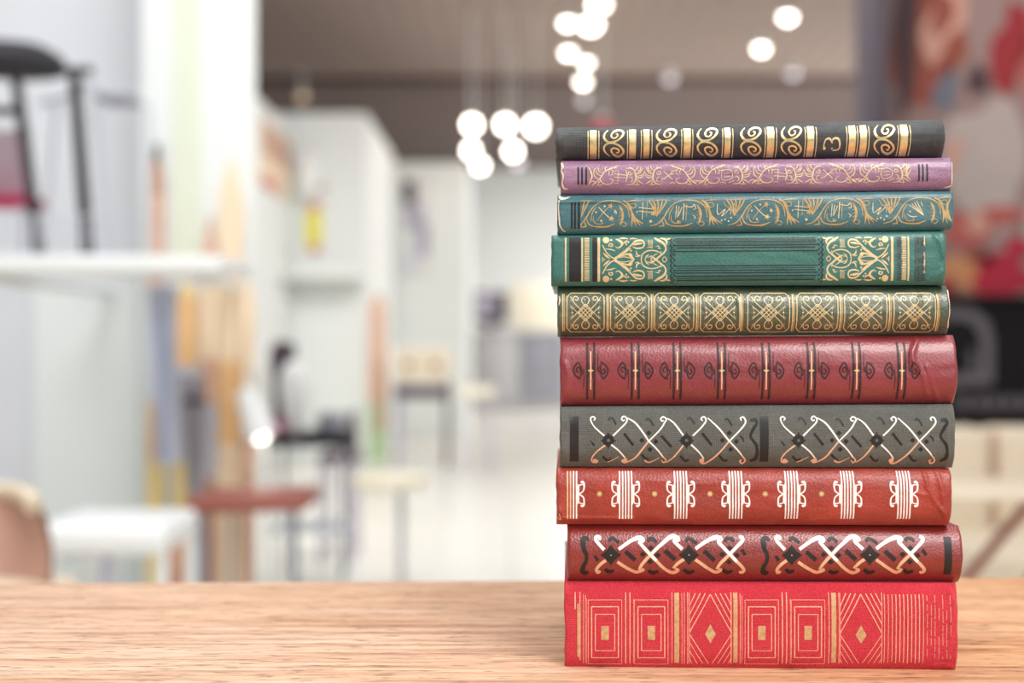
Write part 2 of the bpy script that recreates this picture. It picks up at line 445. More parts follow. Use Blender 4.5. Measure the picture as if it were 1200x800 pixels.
# interfaces between the books (rows at the left / right end)
I = [(148.5, 139), (188, 184), (228, 223), (275, 270), (335.5, 334), (395, 392), (476, 473), (547.5, 548.5), (615, 616), (681, 683), (787, 787)]
def mk(k, L, R, B, n, yaw, **kw):
    g = .45
    return Book(L, R, (I[k][0]+g, I[k][1]+g), (I[k+1][0]-g, I[k+1][1]-g) if k < 9 else I[k+1], B, n, yaw, seed=k*3.7+1, **kw)

# --- 1 black, gilt bars and scrolls, numeral 3
B1 = mk(0, 651, 1109, .0072, 2.3, 2.4, wob=.0003, endr=.003, creases=(([(662, 160), (659, 190)], 2.5, .0006), ([(1101, 140), (1096, 158), (1094, 172)], 2.2, .0008), ([(1015, 141), (1005, 148)], 2.5, .0005)))
B1.ref = (148.5, 188)
Gd, Gp = 1, 2
for x0, x1, la, lb in ((691.3, 699.2, 689.2, 701.9), (737.5, 745.4, 735.5, None), (754.2, 761.3, 751.7, 764.2), (801.3, 809.6, 799, 812), (849.2, 856.3, 847, 859),
                       (899.2, 907.5, 897, 910.3), (946.3, 954.2, 944, 957), (995, 1003, 992.6, 1005.3), (1008, 1016, None, 1018.6), (1055.4, 1064, 1053, 1067)):
    B1.bar(x0, x1, 154, 187, Gd)
    for l in (la, lb):
        if l: B1.bar(l-.5, l+.5, 155, 187, Gp)
for cx in (719, 781, 829, 880, 927.5, 1036.5):
    tf = lambda x, y: (cx+(x-592)/7.5, 153.6+(y-145)/7.5)
    B1.stroke([(545, 150), (515, 185), (510, 225), (550, 262), (620, 250), (668, 210), (678, 170), (640, 150), (592, 168), (572, 205), (592, 228), (622, 215), (628, 190), (612, 188)],
              [.6, 2, 3, 2.6, 2.2, 2.4, 2.6, 2, 1.8, 1.6, 1.4, 1.0], Gd, tf=tf)
    B1.stroke([(565, 378), (520, 345), (508, 305), (545, 272), (612, 278), (665, 312), (680, 350), (640, 378), (590, 360), (572, 325), (605, 312), (640, 330), (632, 352), (615, 345)],
              [.6, 1.8, 2.4, 2.2, 2.2, 2.4, 2.6, 2, 1.8, 1.8, 1.6, 1.0], Gd, tf=tf)
tf = lambda x, y: (940+x/6.667, 134+9+y/6.667)
B1.stroke([(178, 240), (172, 215), (185, 180), (215, 172), (238, 205)], [2.2, 1.2, 1.6, 2.4, 1.2], Gp, tf=tf)
B1.stroke([(230, 195), (248, 172), (280, 172), (296, 205), (290, 245), (245, 252)], [1.2, 2.2, 2.6, 2.2, 1.4, 1.2], Gp, tf=tf)
B1.dot(*tf(178, 238), 1.7, Gp); B1.dot(*tf(238, 240), 1.0, Gp)
c1 = cloth('black_cloth', (64, 66, 67), (49, 51, 52), .5, .5, 'cloth', .5, (.25, (120, 122, 122)))
B1.build('black cloth book with gilt bars, scrolls and a 3, topmost of the stack', [c1, M['gold'], M['palegold']], c1)

# --- 2 purple, pale floral vine
B2 = mk(1, 657, 1117, .0042, 3.2, 2.3, wob=.00025)
B2.ref = (188, 228)
def dl(x): return 0
for a, c in ((676.7, 678.7), (681, 683.2), (685.8, 688), (1076, 1078), (1080.6, 1082.5), (1085.6, 1087.6)): B2.bar(a, c, 196.4, 217.5, 2)
def vine(B, x0, flip, k, sx=1.):
    tf = lambda x, y: (x0+(x if not flip else 62-x)*sx, 195+y)
    S_ = lambda pts, w: B.stroke(pts, [q*.82 for q in w] if isinstance(w, list) else w*.85, 1, tf=tf)
    S_([(1, 23), (6, 20), (11, 14), (16, 7), (24, 3), (30, 2)], [.6, 1.2, 1.6, 1.5, 1.6, .7])          # main S
    S_([(10, 15), (12, 20), (18, 22.5), (24, 21), (25, 17), (21, 16)], [1, 1.5, 1.4, 1.3, 1.1, .8])     # lower curl
    S_([(9, 17), (4, 13), (3, 6), (6, 2)], [.8, 1.4, 1.3, .5]); S_([(5, 19), (0, 19), (-3, 22.5)], [.6, 1.2, .5])
    S_([(14, 9), (9, 7), (8, 2)], [.6, 1.2, .5]); S_([(17, 7), (16, 3), (19, 1)], [.6, 1.2, .5])
    S_([(22, 4), (26, 7), (31, 6)], [.6, 1.2, .5]); S_([(14, 22), (10, 23.5), (6, 23)], [.6, 1, .5])
    if k % 3 == 0:                                                                                        # little hash of tools
        S_([(27, 10), (42, 12)], [1.1, .9]); S_([(27, 14), (42, 15.5)], [1.1, .9]); S_([(32, 6), (31, 19)], [.9, .9]); S_([(40, 5), (42, 13), (40, 20)], [1.2, 1.5, 1])
    elif k % 3 == 1:
        S_([(28, 8), (40, 17)], [1.2, 1]); S_([(40, 7), (29, 18)], [1.2, 1]); S_([(27, 11), (31, 11), (30, 7)], [.6, 1, .5]); S_([(38, 18), (42, 16), (41, 20)], [.6, 1, .5])
    else:
        S_([(28, 8), (34, 6), (40, 9), (40, 16), (34, 19), (28, 17), (28, 8)], .9); S_([(30, 11), (38, 10)], .8); S_([(31, 15), (38, 14)], .8); S_([(43, 19), (36, 22)], .9)
    S_([(46, 2), (50, 6), (52, 12), (52, 17), (48, 22.5), (41, 23)], [.6, 1.4, 2, 1.7, 1.3, .6])           # right stem
    S_([(51, 11), (57, 9), (60, 3)], [.8, 1.6, .5]); S_([(52, 15), (58, 15), (62, 11)], [.7, 1.5, .5]); S_([(52, 17), (57, 20), (61, 23)], [.7, 1.5, .5])
    S_([(50, 7), (54, 4), (55, 0.5)], [.6, 1.3, .5]); S_([(47, 22), (52, 23.5), (57, 23)], [.5, 1.1, .5])
    B.spiral(45, 9, 3, .6, 0, 1.1, .9, 1, tf=tf)
    S_([(12, 12), (7, 10), (5, 5)], [.6, 1.5, .5]); S_([(19, 5), (21, 8), (20, 12)], [.6, 1.3, .4]); S_([(26, 3), (29, 0.5), (33, 0)], [.6, 1.4, .4])
    S_([(49, 5), (45, 3), (41, 4)], [.6, 1.4, .4]); S_([(53, 9), (57, 6), (58, 1)], [.6, 1.5, .4]); S_([(53, 13), (59, 12), (63, 7)], [.6, 1.4, .4])
    S_([(52, 19), (54, 22), (53, 24)], [.6, 1.4, .4]); S_([(13, 17), (9, 20), (8, 23.5)], [.6, 1.5, .4]); S_([(7, 19), (3, 21), (1, 24)], [.6, 1.3, .4])
    S_([(22, 12), (25, 10), (24, 7)], [.5, 1.1, .4]); S_([(44, 14), (47, 15), (48, 19), (45, 20)], [.6, 1.2, 1, .5]); S_([(26, 22), (30, 21), (33, 23)], [.5, 1.2, .4])
for k in range(6): vine(B2, 693+k*62.4, k in (1, 4), k)
B2.stroke([(690, 197), (693, 203), (693.5, 209), (690, 216)], [.6, 1.8, 1.8, .6], 1)
B2.stroke([(1067, 198), (1062.5, 204), (1063, 211), (1067.5, 216)], [.6, 1.8, 1.8, .6], 1)
B2.stroke([(658, 190), (659.5, 196), (658, 200), (660, 206), (658.5, 214), (659.5, 219), (662, 222), (665.5, 222)], [2.2, 3, 1.4, 2, 1.4, 2.4, 1.6, .6], 3, 1)
B2.stroke([(1116, 194), (1115.4, 206), (1116, 222)], [1, .8, 1.6], 3, 1); B2.stroke([(1107, 225.5), (1112, 224.5), (1116, 223)], [.5, 1.6, 1.4], 3, 1)
c2 = cloth('mauve_cloth', (152, 110, 140), (134, 93, 122), .38, .75, 'leather', .25, (.12, (225, 195, 215)))
B2.build('mauve cloth book with pale floral vine, second from the top of the stack', [c2, M['palegold'], BK, M['fray']], c2)

# --- 3 teal, tan acanthus scrolls
B3 = mk(2, 653, 1118, .0038, 5.5, 2.3, wob=.0002, creases=(([(655, 237), (880, 235), (1118, 231)], 2.2, .0009),))
B3.ref = (229, 275)
for a, c in ((669, 671.2), (672.7, 675), (677, 679.6)): B3.bar(a, c, 238.5, 269, 2)
def arch(x0, k, last=False):
    g = 6.2*.0
    yo = 236.3; 
    tf = lambda x, y: (x0+x, yo+y)
    def s_(pts, w, mi=1, layer=0): 
        B3.stroke(pts, [q*.86 for q in w] if isinstance(w, list) else w*.86, mi, layer, tf=tf)
    s_([(0, 30.5), (9, 28), (16, 21), (21, 12.5), (28, 5), (38, 1.2), (48, 1), (58, 3.5), (65, 10), (67, 21)], [1, 1.5, 2.2, 1.6, 1.3, 1.4, 1.5, 1.8, 1.5, .8])
    s_([(22, 24), (23.5, 15), (28, 8)], [.8, 1.3, .7])
    s_([(17, 22), (20, 28), (27, 30.5), (40, 30.8), (50, 27.5)], [1, 2, 1.3, 1.8, 2.2, .8])
    s_([(25, 18), (25, 24), (29, 27.5), (36, 27), (34, 24.5)], [.6, 1.1, 1.1, 1, .6])
    s_([(14, 24), (16, 30), (10, 31)], [.6, 2, .6])
    # fan of acanthus lobes
    for q, (ex, ey) in enumerate(((69.5, 31), (75, 31), (80, 30), (84, 28.5))):
        s_([(64, 4), (69, 13), (70.5+q, 20+q*.4), (ex, ey)], [1, 2.2, 3.0, 2.4, .5])
    s_([(60, 1), (66, 5), (70, 14)], [1.6, 3, 2.2])
    s_([(64, 2), (72, .8), (82, 1)], [.8, 1.5, .5]); s_([(67, 5), (73, 4), (74.5, 8), (70.5, 9.5), (69, 7)], [.8, 1.1, 1.1, 1, .7])
    # upright leaf
    s_([(55, 6), (58.5, 13), (59, 21), (56, 30)], [.5, 3.0, 3.6, 3, .5])
    for q in range(5): s_([(57.5, 9+q*4), (54.5, 11.5+q*4)], [.9, .4], 1)
    s_([(56, 28), (60, 26), (63.5, 28), (61, 31), (58, 29.8)], [.6, 1, 1.1, 1, .6])
    # hanging V leaf between two arches
    for q, ax in enumerate((-2, 3, 8.5, 14, 19)):
        s_([(ax+.5, 1), (ax*.6+4.5, 8), (7.5, 20)], [1.4, 2.0, .5])
    s_([(-4, 1), (12, .3), (24, .6)], [.6, 1.2, .5])
    # contents of the ring
    if k == 0:
        s_([(31, 8), (36, 13.5), (43, 20), (46, 22)], [.8, 1.1, 1.3, .9], 3); s_([(29, 24), (36, 15), (45, 6)], [.7, 1.1, .8], 1)
        B3.star(*tf(45, 7), 4, 4, 1, .4, 0, 5); B3.star(*tf(46, 21.5), 4.2, 4, 1, .5, 0, 5); B3.dot(*tf(46, 21), 1.2, 3, 1)
        for (x, y) in ((28, 14), (34, 24), (50, 14), (38, 7)): B3.dot(*tf(x, y), 1.1, 3)
        s_([(49, 11), (52, 14), (51, 17)], [.5, 1.2, .5], 3)
    elif k == 1:
        for q, (a, c) in enumerate(((30, 26), (33, 28), (36.5, 29))): s_([(a+1, 7+q), (c+4, 22-q)], [1, .9], 3)
        s_([(40, 5), (38.5, 24)], 1.3, 3); s_([(43, 6), (42, 25)], [1.2, .8], 1)
        s_([(41, 8), (49, 9), (52, 6), (53.5, 11), (50, 12)], [1, 1.2, 1, 1, .6], 3); B3.dot(*tf(33, 26), 1.4, 1); s_([(50, 18), (53, 21), (51, 23)], [.5, 1.2, .5], 3)
    else:
        for q in range(4): s_([(30+q*3, 9-q*1.4), (38+q*2, 15), (47, 22)], [.9, 1.1, .7], 3)
        s_([(28, 20), (33, 23), (40, 22.5)], [.6, 1.4, .6], 3); s_([(44, 6), (46, 11)], [1, .7], 3); B3.dot(*tf(31, 17), 1, 3)
    if last: return
    # contents of the space between arches
    if k == 0:
        s_([(78, 9), (96, 11)], [1.1, .9], 3); s_([(78, 13), (95, 15)], [1, .9], 3); s_([(83, 3), (82, 23)], [.9, .8], 3); s_([(88, 2), (87, 20)], [.7, .7], 1)
        B3.star(*tf(95, 16), 3.6, 4, 1, .5, 0, 5); B3.star(*tf(95, 10), 3, 3, 1, .5, 0, 5); B3.dot(*tf(92, 25), 1.6, 3); B3.dot(*tf(76, 14), .9, 3)
    else:
        s_([(79, 6), (79.5, 18), (88, 12), (84, 20), (94, 11)], [.9, 1, 1, 1, .8], 3, 0); s_([(86, 3), (90, 9), (97, 9), (99, 5)], [.6, 1.1, 1.2, .6], 1)
        for q in range(3): s_([(92+q*3, 11), (95+q*3, 14), (94+q*3, 18)], [.5, 1, .5], 3)
        for (x, y) in ((88, 24), (92, 26), (95, 22), (84, 25)): B3.dot(*tf(x, y), 1, 3)
_full = B3.stroke
def clipped(pts, w, mi, layer=0, curve=True, tf=None):
    q = [tf(*p) if tf else p for p in pts]
    if min(p[0] for p in q) < 680.5 or max(p[0] for p in q) > 1117: 
        q = [(min(1116.5, max(681, x)), y) for x, y in q]
        if max(p[0] for p in q)-min(p[0] for p in q) < .6 and q[0][0] in (681, 1116.5): return
    _full(q, w, mi, layer, curve)
B3.stroke = clipped
for j in range(5): arch(670.5+91.2*j, (0, 1, 0, 1, 2)[j], j == 4)
B3.stroke([(1114, 238), (1110, 247), (1110.5, 256), (1115, 264)], [.6, 3, 3.2, .8], 1)
B3.stroke = _full
B3.stroke([(655, 230), (657, 233), (662, 233.5), (668, 231.5)], [2, 3.6, 2.4, .6], 4, 1)
B3.stroke([(655, 236), (654.6, 246), (655.5, 258), (656.5, 266), (660, 271), (663, 272)], [1.8, 1.2, 1.8, 1.2, 1.2, .6], 4, 1)
c3 = cloth('teal_cloth', (63, 109, 116), (54, 98, 105), .4, .6, 'leather', .2, (.08, (160, 195, 200)))
B3.build('teal blue book with gold acanthus scrolls, lying under the mauve book', [c3, M['tan'], BK, M['palegold'], M['fray']], c3)

# --- 4 emerald green, symmetric gilt arabesque
B4 = mk(3, 646, 1109, .0036, 6, 2.3, wob=.0002, creases=(([(1096, 276), (1103, 285), (1106, 300)], 3, .0006), ([(1092, 330), (1104, 318)], 3, .0006)))
B4.ref = None
Y0, Y1 = 278.5, 330
def both(fn):
    """draw on the left field and mirrored on the right field"""
    fn(lambda px, py: (px, py)); fn(lambda px, py: (1748.5-px+(px-740)*.03, py-1))
def bars4(tf):
    def br(a, c, mi, y0=Y0, y1=Y1):
        B4.stroke([tf((a+c)/2, y0), tf((a+c)/2, y1)], c-a, mi, 0, False)
    br(662, 663.8, 1); br(681.3, 683.2, 1); br(700.3, 703.2, 1)
    for q in range(26): 
        y = Y0+1+q*1.95
        B4.stroke([tf(684.8, y), tf(690.6, y)], 1.15 if q % 4 else 1.5, 3, 0, False)
both(bars4)
B4.bar(667, 680.6, Y0, Y1, 2); B4.bar(694.2, 699.6, Y0, Y1, 2)
for q in range(16):
    y = Y0-1+q*3.25
    B4.spiral(1076, y+1.5, 1.7, .4, q*1.3, 1.0, .8, 2); B4.spiral(1081.5, y+1.5, 1.7, .4, q*2.1+1, -1.0, .8, 2); B4.dot(1078.8, y+3, .8, 2)
    B4.spiral(1054, y+1.5, 1.3, .3, q*.9, 1.0, .8, 2); B4.dot(1051.5, y+.4, .5, 2); B4.dot(1056.6, y+2, .5, 2)
B4.bar(1072, 1085, Y0-1, Y1-1, 5); B4.bar(1051, 1057.4, Y0-1, Y1-1, 5)
B4.bar(1072, 1072.8, Y0-1, Y1-1, 2); B4.bar(1084.3, 1085, Y0-1, Y1-1, 2)
def arab(tf):
    for sgn in (1, -1):
        g = lambda x, y: tf(640+x/7.5, 304.3+sgn*(y-292)/7.5)
        def s_(p, w): B4.stroke(p, [q*.92 for q in w], 1, tf=g)
        s_([(495, 165), (528, 228), (570, 268), (620, 292)], [1.2, 1.6, 1.6, 1.2])
        s_([(590, 285), (640, 262), (690, 225), (745, 190)], [.8, 3.2, 3.8, 1.0])
        s_([(500, 235), (530, 262), (560, 285)], [.6, 2.6, .6]); s_([(520, 200), (570, 205), (610, 218)], [.6, 1.8, .5])
        s_([(610, 268), (660, 262), (720, 245), (750, 268), (775, 292)], [.6, 1.2, 2.4, 2.8, .8]); s_([(735, 235), (742, 255), (760, 280)], [1.5, 5, 1])
        s_([(600, 292), (640, 275), (690, 270), (740, 280), (762, 292)], [.8, 1.0, 1.1, 1, .8])
        s_([(700, 205), (745, 170), (790, 130), (840, 125), (862, 150), (850, 185), (800, 195), (760, 180)], [.8, 1.6, 2.4, 2.2, 1.8, 1.8, 2, .8])
        s_([(765, 165), (800, 155), (845, 150)], [1, 3.2, 1.2])
        B4.dot(*g(527, 122), 3.9, 1); B4.dot(*g(572, 122), 1.3, 1); B4.dot(*g(500, 292), 1.5, 1); s_([(492, 270), (500, 292), (520, 292)], [.6, 1.8, .5])
        B4.spiral(572, 170, 22, 4, 2.6, 1.1, 1.3, 1, tf=g)
        s_([(612, 112), (640, 125), (668, 150), (655, 178), (628, 192), (612, 178)], [1, 2.8, 3.4, 2, 1.2, .8])
        s_([(640, 108), (680, 104), (720, 110)], [.6, 2.4, .6]); s_([(668, 150), (700, 140), (708, 122)], [1, 2.0, .5])
        s_([(735, 112), (765, 106), (800, 112)], [.5, 1.9, .5]); B4.dot(*g(722, 140), 1.1, 1); B4.dot(*g(705, 160), 1.0, 1); B4.dot(*g(745, 215), 1.1, 1)
        s_([(790, 215), (800, 250), (830, 262)], [.6, 2.2, .6]); s_([(780, 260), (805, 268), (830, 250)], [.5, 1.4, .5])
        s_([(835, 292), (848, 245), (890, 218), (940, 213), (990, 226), (1020, 255)], [1.3, 1.5, 1.5, 1.5, 1.3, .7])
        s_([(950, 102), (990, 125), (1030, 150), (1052, 190), (1040, 228), (1000, 262), (960, 295), (915, 325)], [1.4, 3.4, 3.0, 2.0, 1.8, 2.2, 2.6, .9])
        s_([(1000, 106), (1040, 112), (1060, 135), (1055, 165)], [.8, 2.6, 2.4, .8]); s_([(1060, 112), (1085, 110), (1098, 102)], [1.6, 1.6, .5])
        s_([(868, 292), (885, 262), (905, 250)], [.6, 2.0, .6]); s_([(890, 275), (930, 262), (915, 292)], [.6, 1.6, .6]); s_([(925, 292), (950, 255), (980, 240)], [.6, 1.3, .6])
        for q in range(5): s_([(898+q*9, 118+(q % 2)*6), (898+q*9, 178+q*3)], [.6, .5])
        s_([(885, 190), (912, 186), (940, 192)], [.6, 1.2, .5]); s_([(960, 180), (990, 175), (985, 200)], [.5, 1.4, .5]); B4.dot(*g(1000, 195), .9, 1)
        s_([(1020, 292), (1040, 268), (1062, 292)], [.9, 1.1, .9]); B4.dot(*g(1012, 228), .8, 1)
both(arab)
for y in (279.3, 283, 287.4, 290.2, 294.4, 311.5, 316.6, 319.6, 323.4, 328.2):
    B4.stroke([(791+2*math.sin(y), y+.6), (873, y), (957-2*math.sin(y), y-.6)], 1.25, 2, 0, False)
for y in (281, 285.2, 314, 326): B4.stroke([(793, y+.5), (956, y-.5)], .6, 2, 0, False)
def cap4(tf):
    for q in range(9):
        B4.stroke([tf(788, 279+q*5.9), tf(785.6, 282+q*5.9), tf(788.6, 285+q*5.9)], [.8, 1.8, .8], 2)
        B4.spiral(*tf(790, 281.5+q*5.9), 1.5, .4, q, 1, .8, 2)
both(cap4)
c4 = cloth('emerald_cloth', (56, 114, 105), (47, 101, 92), .42, .55, 'leather', .25, (.06, (130, 190, 175)))
B4.build('emerald green book with gilt arabesque panels at both ends of its spine', [c4, M['palegold'], BK, M['palegold'], BK, foil('faded_black_stamp', (62, 88, 88), 0, .5, .4, (54, 106, 98))], c4)

# --- 5 olive, eight framed knots
B5 = mk(4, 653, 1114, .0085, 2.5, 2.4, wob=.0003, creases=(([(700, 336), (690, 342)], 3, .0004), ([(848, 336), (866, 350), (870, 375)], 2, .0003), ([(1070, 336), (1080, 350), (1076, 370)], 2.5, .0005), ([(1098, 338), (1100, 360)], 2.5, .0004)))
for x in (660.4, 712.5, 764.5, 817.3, 869.6, 930, 986, 1043.5, 1099.8):
    B5.stroke([(x-.9, 344.5), (x-.9, 388)], 1.3, 1, 0, False); B5.stroke([(x+.9, 344.5), (x+.9, 388)], 1.3, 2, 0, False)
for a, c in ((664.3, 708), (715.6, 760.4), (767.3, 813), (821, 867), (876.5, 925.4), (934, 982), (990, 1039.4), (1047.8, 1096.3)):
    y0, y1 = 343.6, 388.8; ch = 4.6
    B5.stroke([(a+ch, y0), (c-ch, y0)], 1.4, 1, 0, False); B5.stroke([(a+ch, y1), (c-ch, y1)], 1.0, 2, 0, False)
    B5.stroke([(a, y0+ch), (a, y1-ch)], 1.1, 1, 0, False); B5.stroke([(c, y0+ch), (c, y1-ch)], 1.1, 1, 0, False)
    for (p, q) in (((a+ch, y0), (a, y0+ch)), ((c-ch, y0), (c, y0+ch)), ((a+ch, y1), (a, y1-ch)), ((c-ch, y1), (c, y1-ch))): B5.stroke([p, q], 1.1, 1, 0, False)
    cx, cy, hw, hh = (a+c)/2, 366.4, (c-a)/2*.84, 19
    for fx in (1, -1):
        for fy in (1, -1):
            g = lambda x, y: (cx+fx*x*hw, cy+fy*y*hh)
            s_ = lambda p, w: B5.stroke(p, [q*.85 for q in w], 1, tf=g)
            s_([(-.98, -.98), (-.72, -.6), (-.35, -.22), (0, .14), (.1, .24)], [.7, 1.2, 1.2, 1.1, 1.1])
            s_([(-.95, -.42), (-.62, -.1), (-.3, .22), (-.05, .5)], [.7, 1.1, 1.1, 1.1])
            s_([(.1, -.46), (-.12, -.52), (-.24, -.74), (-.16, -.93), (0, -.99)], [1.1, 1.1, 1.3, 1.3, 1.2])
            s_([(.1, -.46), (-.12, -.28), (-.45, .06)], [1.1, 1.1, 1.0])
            B5.spiral(-.6, -.84, .2, .06, 2.6, 1.05, 1.1, 1, tf=g)
            s_([(-.82, -.3), (-.98, -.28)], [1, .5]); s_([(-.84, -.3), (-.85, -.12)], [1, .5]); s_([(-.86, -.72), (-.97, -.72)], [1, .5])
            s_([(0, -.7), (0, -.5)], [.8, .8])
    for fx in (1, -1): B5.dot(cx+fx*.84*hw, cy, 1.1, 1)
B5.stroke([(655, 347), (656, 352), (655, 358)], [.6, 1.6, .6], 3, 1); B5.stroke([(1112.5, 340), (1113, 360), (1112.4, 384)], [1.6, 1, 1.4], 3, 1)
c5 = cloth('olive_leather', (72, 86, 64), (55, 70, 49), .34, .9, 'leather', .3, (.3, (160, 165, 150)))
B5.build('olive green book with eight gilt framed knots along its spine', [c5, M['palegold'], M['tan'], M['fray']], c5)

# --- 6 burgundy, black twin bars with stars
B6 = mk(5, 656, 1122, .0085, 3.2, 2.3, wob=.0003, creases=(([(1078, 397), (1070, 412), (1070, 422), (1082, 440), (1088, 462)], 3.2, .0011), ([(1086, 430), (1093, 452), (1104, 471)], 2.6, .0008), ([(662, 425), (666, 440), (660, 468)], 3, .0007), ([(658, 470), (668, 474)], 3, .0007)))
for cx in (692.3, 744.6, 793.8, 845.8, 898, 951, 1004, 1057):
    for d in (-4.1, 4.1): B6.bar(cx+d-1.35, cx+d+1.35, 401, 467.5, 2)
    B6.bar(cx-.75, cx+.75, 411.5, 456, 1); B6.star(cx, 433.8, 3.8, 3.8, 3, .42, 1)
    for d in (-2.2, 2.2): B6.bar(cx+d-.35, cx+d+.35, 425, 443, 2)
    for f in (1, -1):
        g = lambda x, y: (cx+f*x, 433.8+f*y)
        s_ = lambda p, w: B6.stroke(p, [q*1.2 for q in w], 2, tf=g)
        s_([(-7.6, 0), (-10.5, -1), (-13, -7.5), (-16, -8.8), (-20.3, -1), (-18, 5.5), (-13.5, 9), (-11, 9.6)], [.6, 1.1, 1.6, 1.8, 1.6, 1.6, 1.9, .7])
        s_([(-12.2, 8), (-11.5, 1), (-14, -4), (-17, -1.5), (-15.5, 2), (-14, .5)], [1.2, 1.4, 1.3, 1.4, 1.3, .8])
        s_([(-8.3, -2), (-8, 10), (-8.6, 22)], [.5, .9, .5]); s_([(-10, -2), (-9.4, 3), (-11, 6)], [.5, 1, .5])
c6 = cloth('burgundy_leather', (142, 47, 55), (130, 41, 48), .36, .8, 'leather', .22, (.06, (205, 120, 125)), 700)
B6.build('burgundy leather book with black twin bars and small pale stars', [c6, M['peach'], M['softblack'], M['palegold']], c6)

# --- 7 grey, white and copper crossing curls
B7 = mk(6, 656, 1120, .0058, 3.2, 2.2, wob=.00025, creases=(([(1112, 478), (1110, 500), (1112, 545)], 3, .0004), ([(660, 480), (667, 482), (665, 500)], 2.5, .0005)))
B7.bar(667.8, 678, 487.3, 540.3, 2); B7.bar(890.6, 900.8, 487.3, 540.3, 2)
for ox in (0, 222.8):
    tf = lambda x, y: (640+ox+x/4.8, 465.4+y/4.8)
    W_ = lambda p, w: B7.stroke(p, [q*1.12 for q in w], 1, 1, tf=tf)
    C_ = lambda p, w: B7.stroke(p, w, 3, 0, tf=tf)
    K_ = lambda p, w: B7.stroke(p, [q*1.15 for q in w] if isinstance(w, list) else w*1.15, 2, 0, tf=tf)
    W_([(268, 128), (276, 116), (262, 107), (250, 120), (265, 155), (298, 188), (328, 213)], [1, 1.6, 1.6, 1.5, 1.3, 1.6, 2])
    W_([(376, 213), (410, 180), (448, 142), (455, 118), (438, 105), (424, 118), (434, 130), (442, 122)], [2, 1.6, 1.6, 1.5, 1.6, 1.5, 1.3, 1])
    W_([(455, 113), (500, 140), (540, 188), (577, 243)], [1, 1.8, 2, 1.8]); W_([(577, 243), (625, 290), (660, 335)], [1.8, 1.6, 1.4])
    C_([(655, 328), (676, 352), (664, 366), (650, 352)], [1.4, 1.7, 1.7, 1.2])
    C_([(334, 264), (285, 302), (258, 338), (262, 362), (288, 362), (290, 350)], [2, 1.7, 1.7, 2, 2.4, 1.2]); B7.dot(*tf(275, 354), 2.4, 3)
    W_([(366, 262), (410, 298), (445, 338)], [2, 1.6, 1.4]); C_([(440, 332), (455, 352), (442, 366), (425, 352)], [1.4, 1.8, 2.0, 2.2]); B7.dot(*tf(440, 355), 2.6, 3)
    C_([(450, 366), (500, 338), (540, 290), (577, 243)], [1.2, 2.2, 2.0, 1.6]); W_([(577, 243), (640, 180), (668, 138)], [1.5, 1.6, 1.6])
    W_([(664, 142), (677, 122), (660, 108), (645, 120), (653, 132), (662, 126)], [1.6, 1.6, 1.6, 1.5, 1.3, 1])
    W_([(682, 116), (722, 145), (772, 212)], [1, 1.8, 2.0]); W_([(825, 213), (868, 172), (900, 130), (890, 108), (872, 118), (882, 130)], [2, 1.6, 1.6, 1.6, 1.4, 1])
    C_([(680, 364), (722, 330), (772, 266)], [1.2, 1.8, 1.9]); W_([(815, 262), (860, 305), (888, 342)], [2, 1.6, 1.4])
    W_([(910, 114), (970, 170), (1030, 243)], [1, 1.9, 1.8]); W_([(1030, 243), (1085, 302), (1100, 322)], [1.6, 1.6, 1.4]); C_([(1095, 316), (1122, 352), (1105, 371), (1092, 355), (1103, 350)], [1.4, 1.8, 2, 2, 1.2])
    C_([(866, 350), (880, 368), (905, 366), (965, 318), (1030, 243)], [2.2, 2.8, 2, 2, 1.6]); B7.dot(*tf(878, 354), 2.8, 3)
    W_([(1030, 243), (1088, 184), (1122, 140), (1112, 110), (1094, 116), (1100, 130)], [1.6, 1.6, 1.7, 1.7, 1.5, 1])
    C_([(555, 352), (575, 364), (600, 358), (640, 336)], [2, 1.8, 1.2, .6]); C_([(345, 362), (372, 352), (410, 330)], [1.2, 1, .6])
    for cx in (350, 790):
        B7.star(*tf(cx, 239), 9.4, 10.6, 2, .36, 1); B7.dot(*tf(cx, 239), 6.8, 2, 1); B7.dot(*tf(cx, 239), 2, 0, 3)
    for p in ([(352, 128), (360, 112), (378, 122), (394, 152)], [(562, 128), (572, 118), (588, 130), (604, 158)], [(796, 122), (808, 112), (822, 126), (836, 150)], [(1006, 128), (1016, 118), (1032, 132), (1046, 158)]): K_(p, [1.6, 2, 1.8, 1.6])
    for p in ([(438, 200), (490, 266)], [(648, 212), (705, 276)], [(878, 198), (932, 266)]): K_(p, 2.5)
    for p in ([(318, 328), (340, 350), (358, 352), (362, 338)], [(536, 318), (556, 338), (580, 350)], [(756, 325), (776, 350), (796, 356), (800, 342)], [(974, 322), (996, 350), (1014, 356), (1020, 344)]): K_(p, [2.2, 2.2, 1.8, 1])
    for cx in (577, 1030):
        for dx, dy in ((0, -46), (-38, -5), (40, 2), (8, 46)): B7.star(*tf(cx+dx, 243+dy), 3, 3, 2, .75, 0)
    K_([(250, 240), (272, 268)], [.8, 2.2]); K_([(1088, 212), (1104, 226), (1110, 246)], [1.2, 2, 1])
    K_([(1150, 128), (1176, 124), (1186, 142), (1170, 168), (1150, 210), (1160, 235), (1180, 262), (1188, 300), (1180, 340), (1150, 356)], [2.5, 4, 3, 3.4, 2.6, 2.6, 3, 3, 4.4, 2.4])
c7 = cloth('grey_cloth', (100, 103, 98), (88, 91, 85), .5, .5, 'cloth', .5, (.15, (150, 152, 146)))
B7.build('grey cloth book with white and copper crossing curls and black stars', [c7, M['white'], BK, M['peach']], c7)

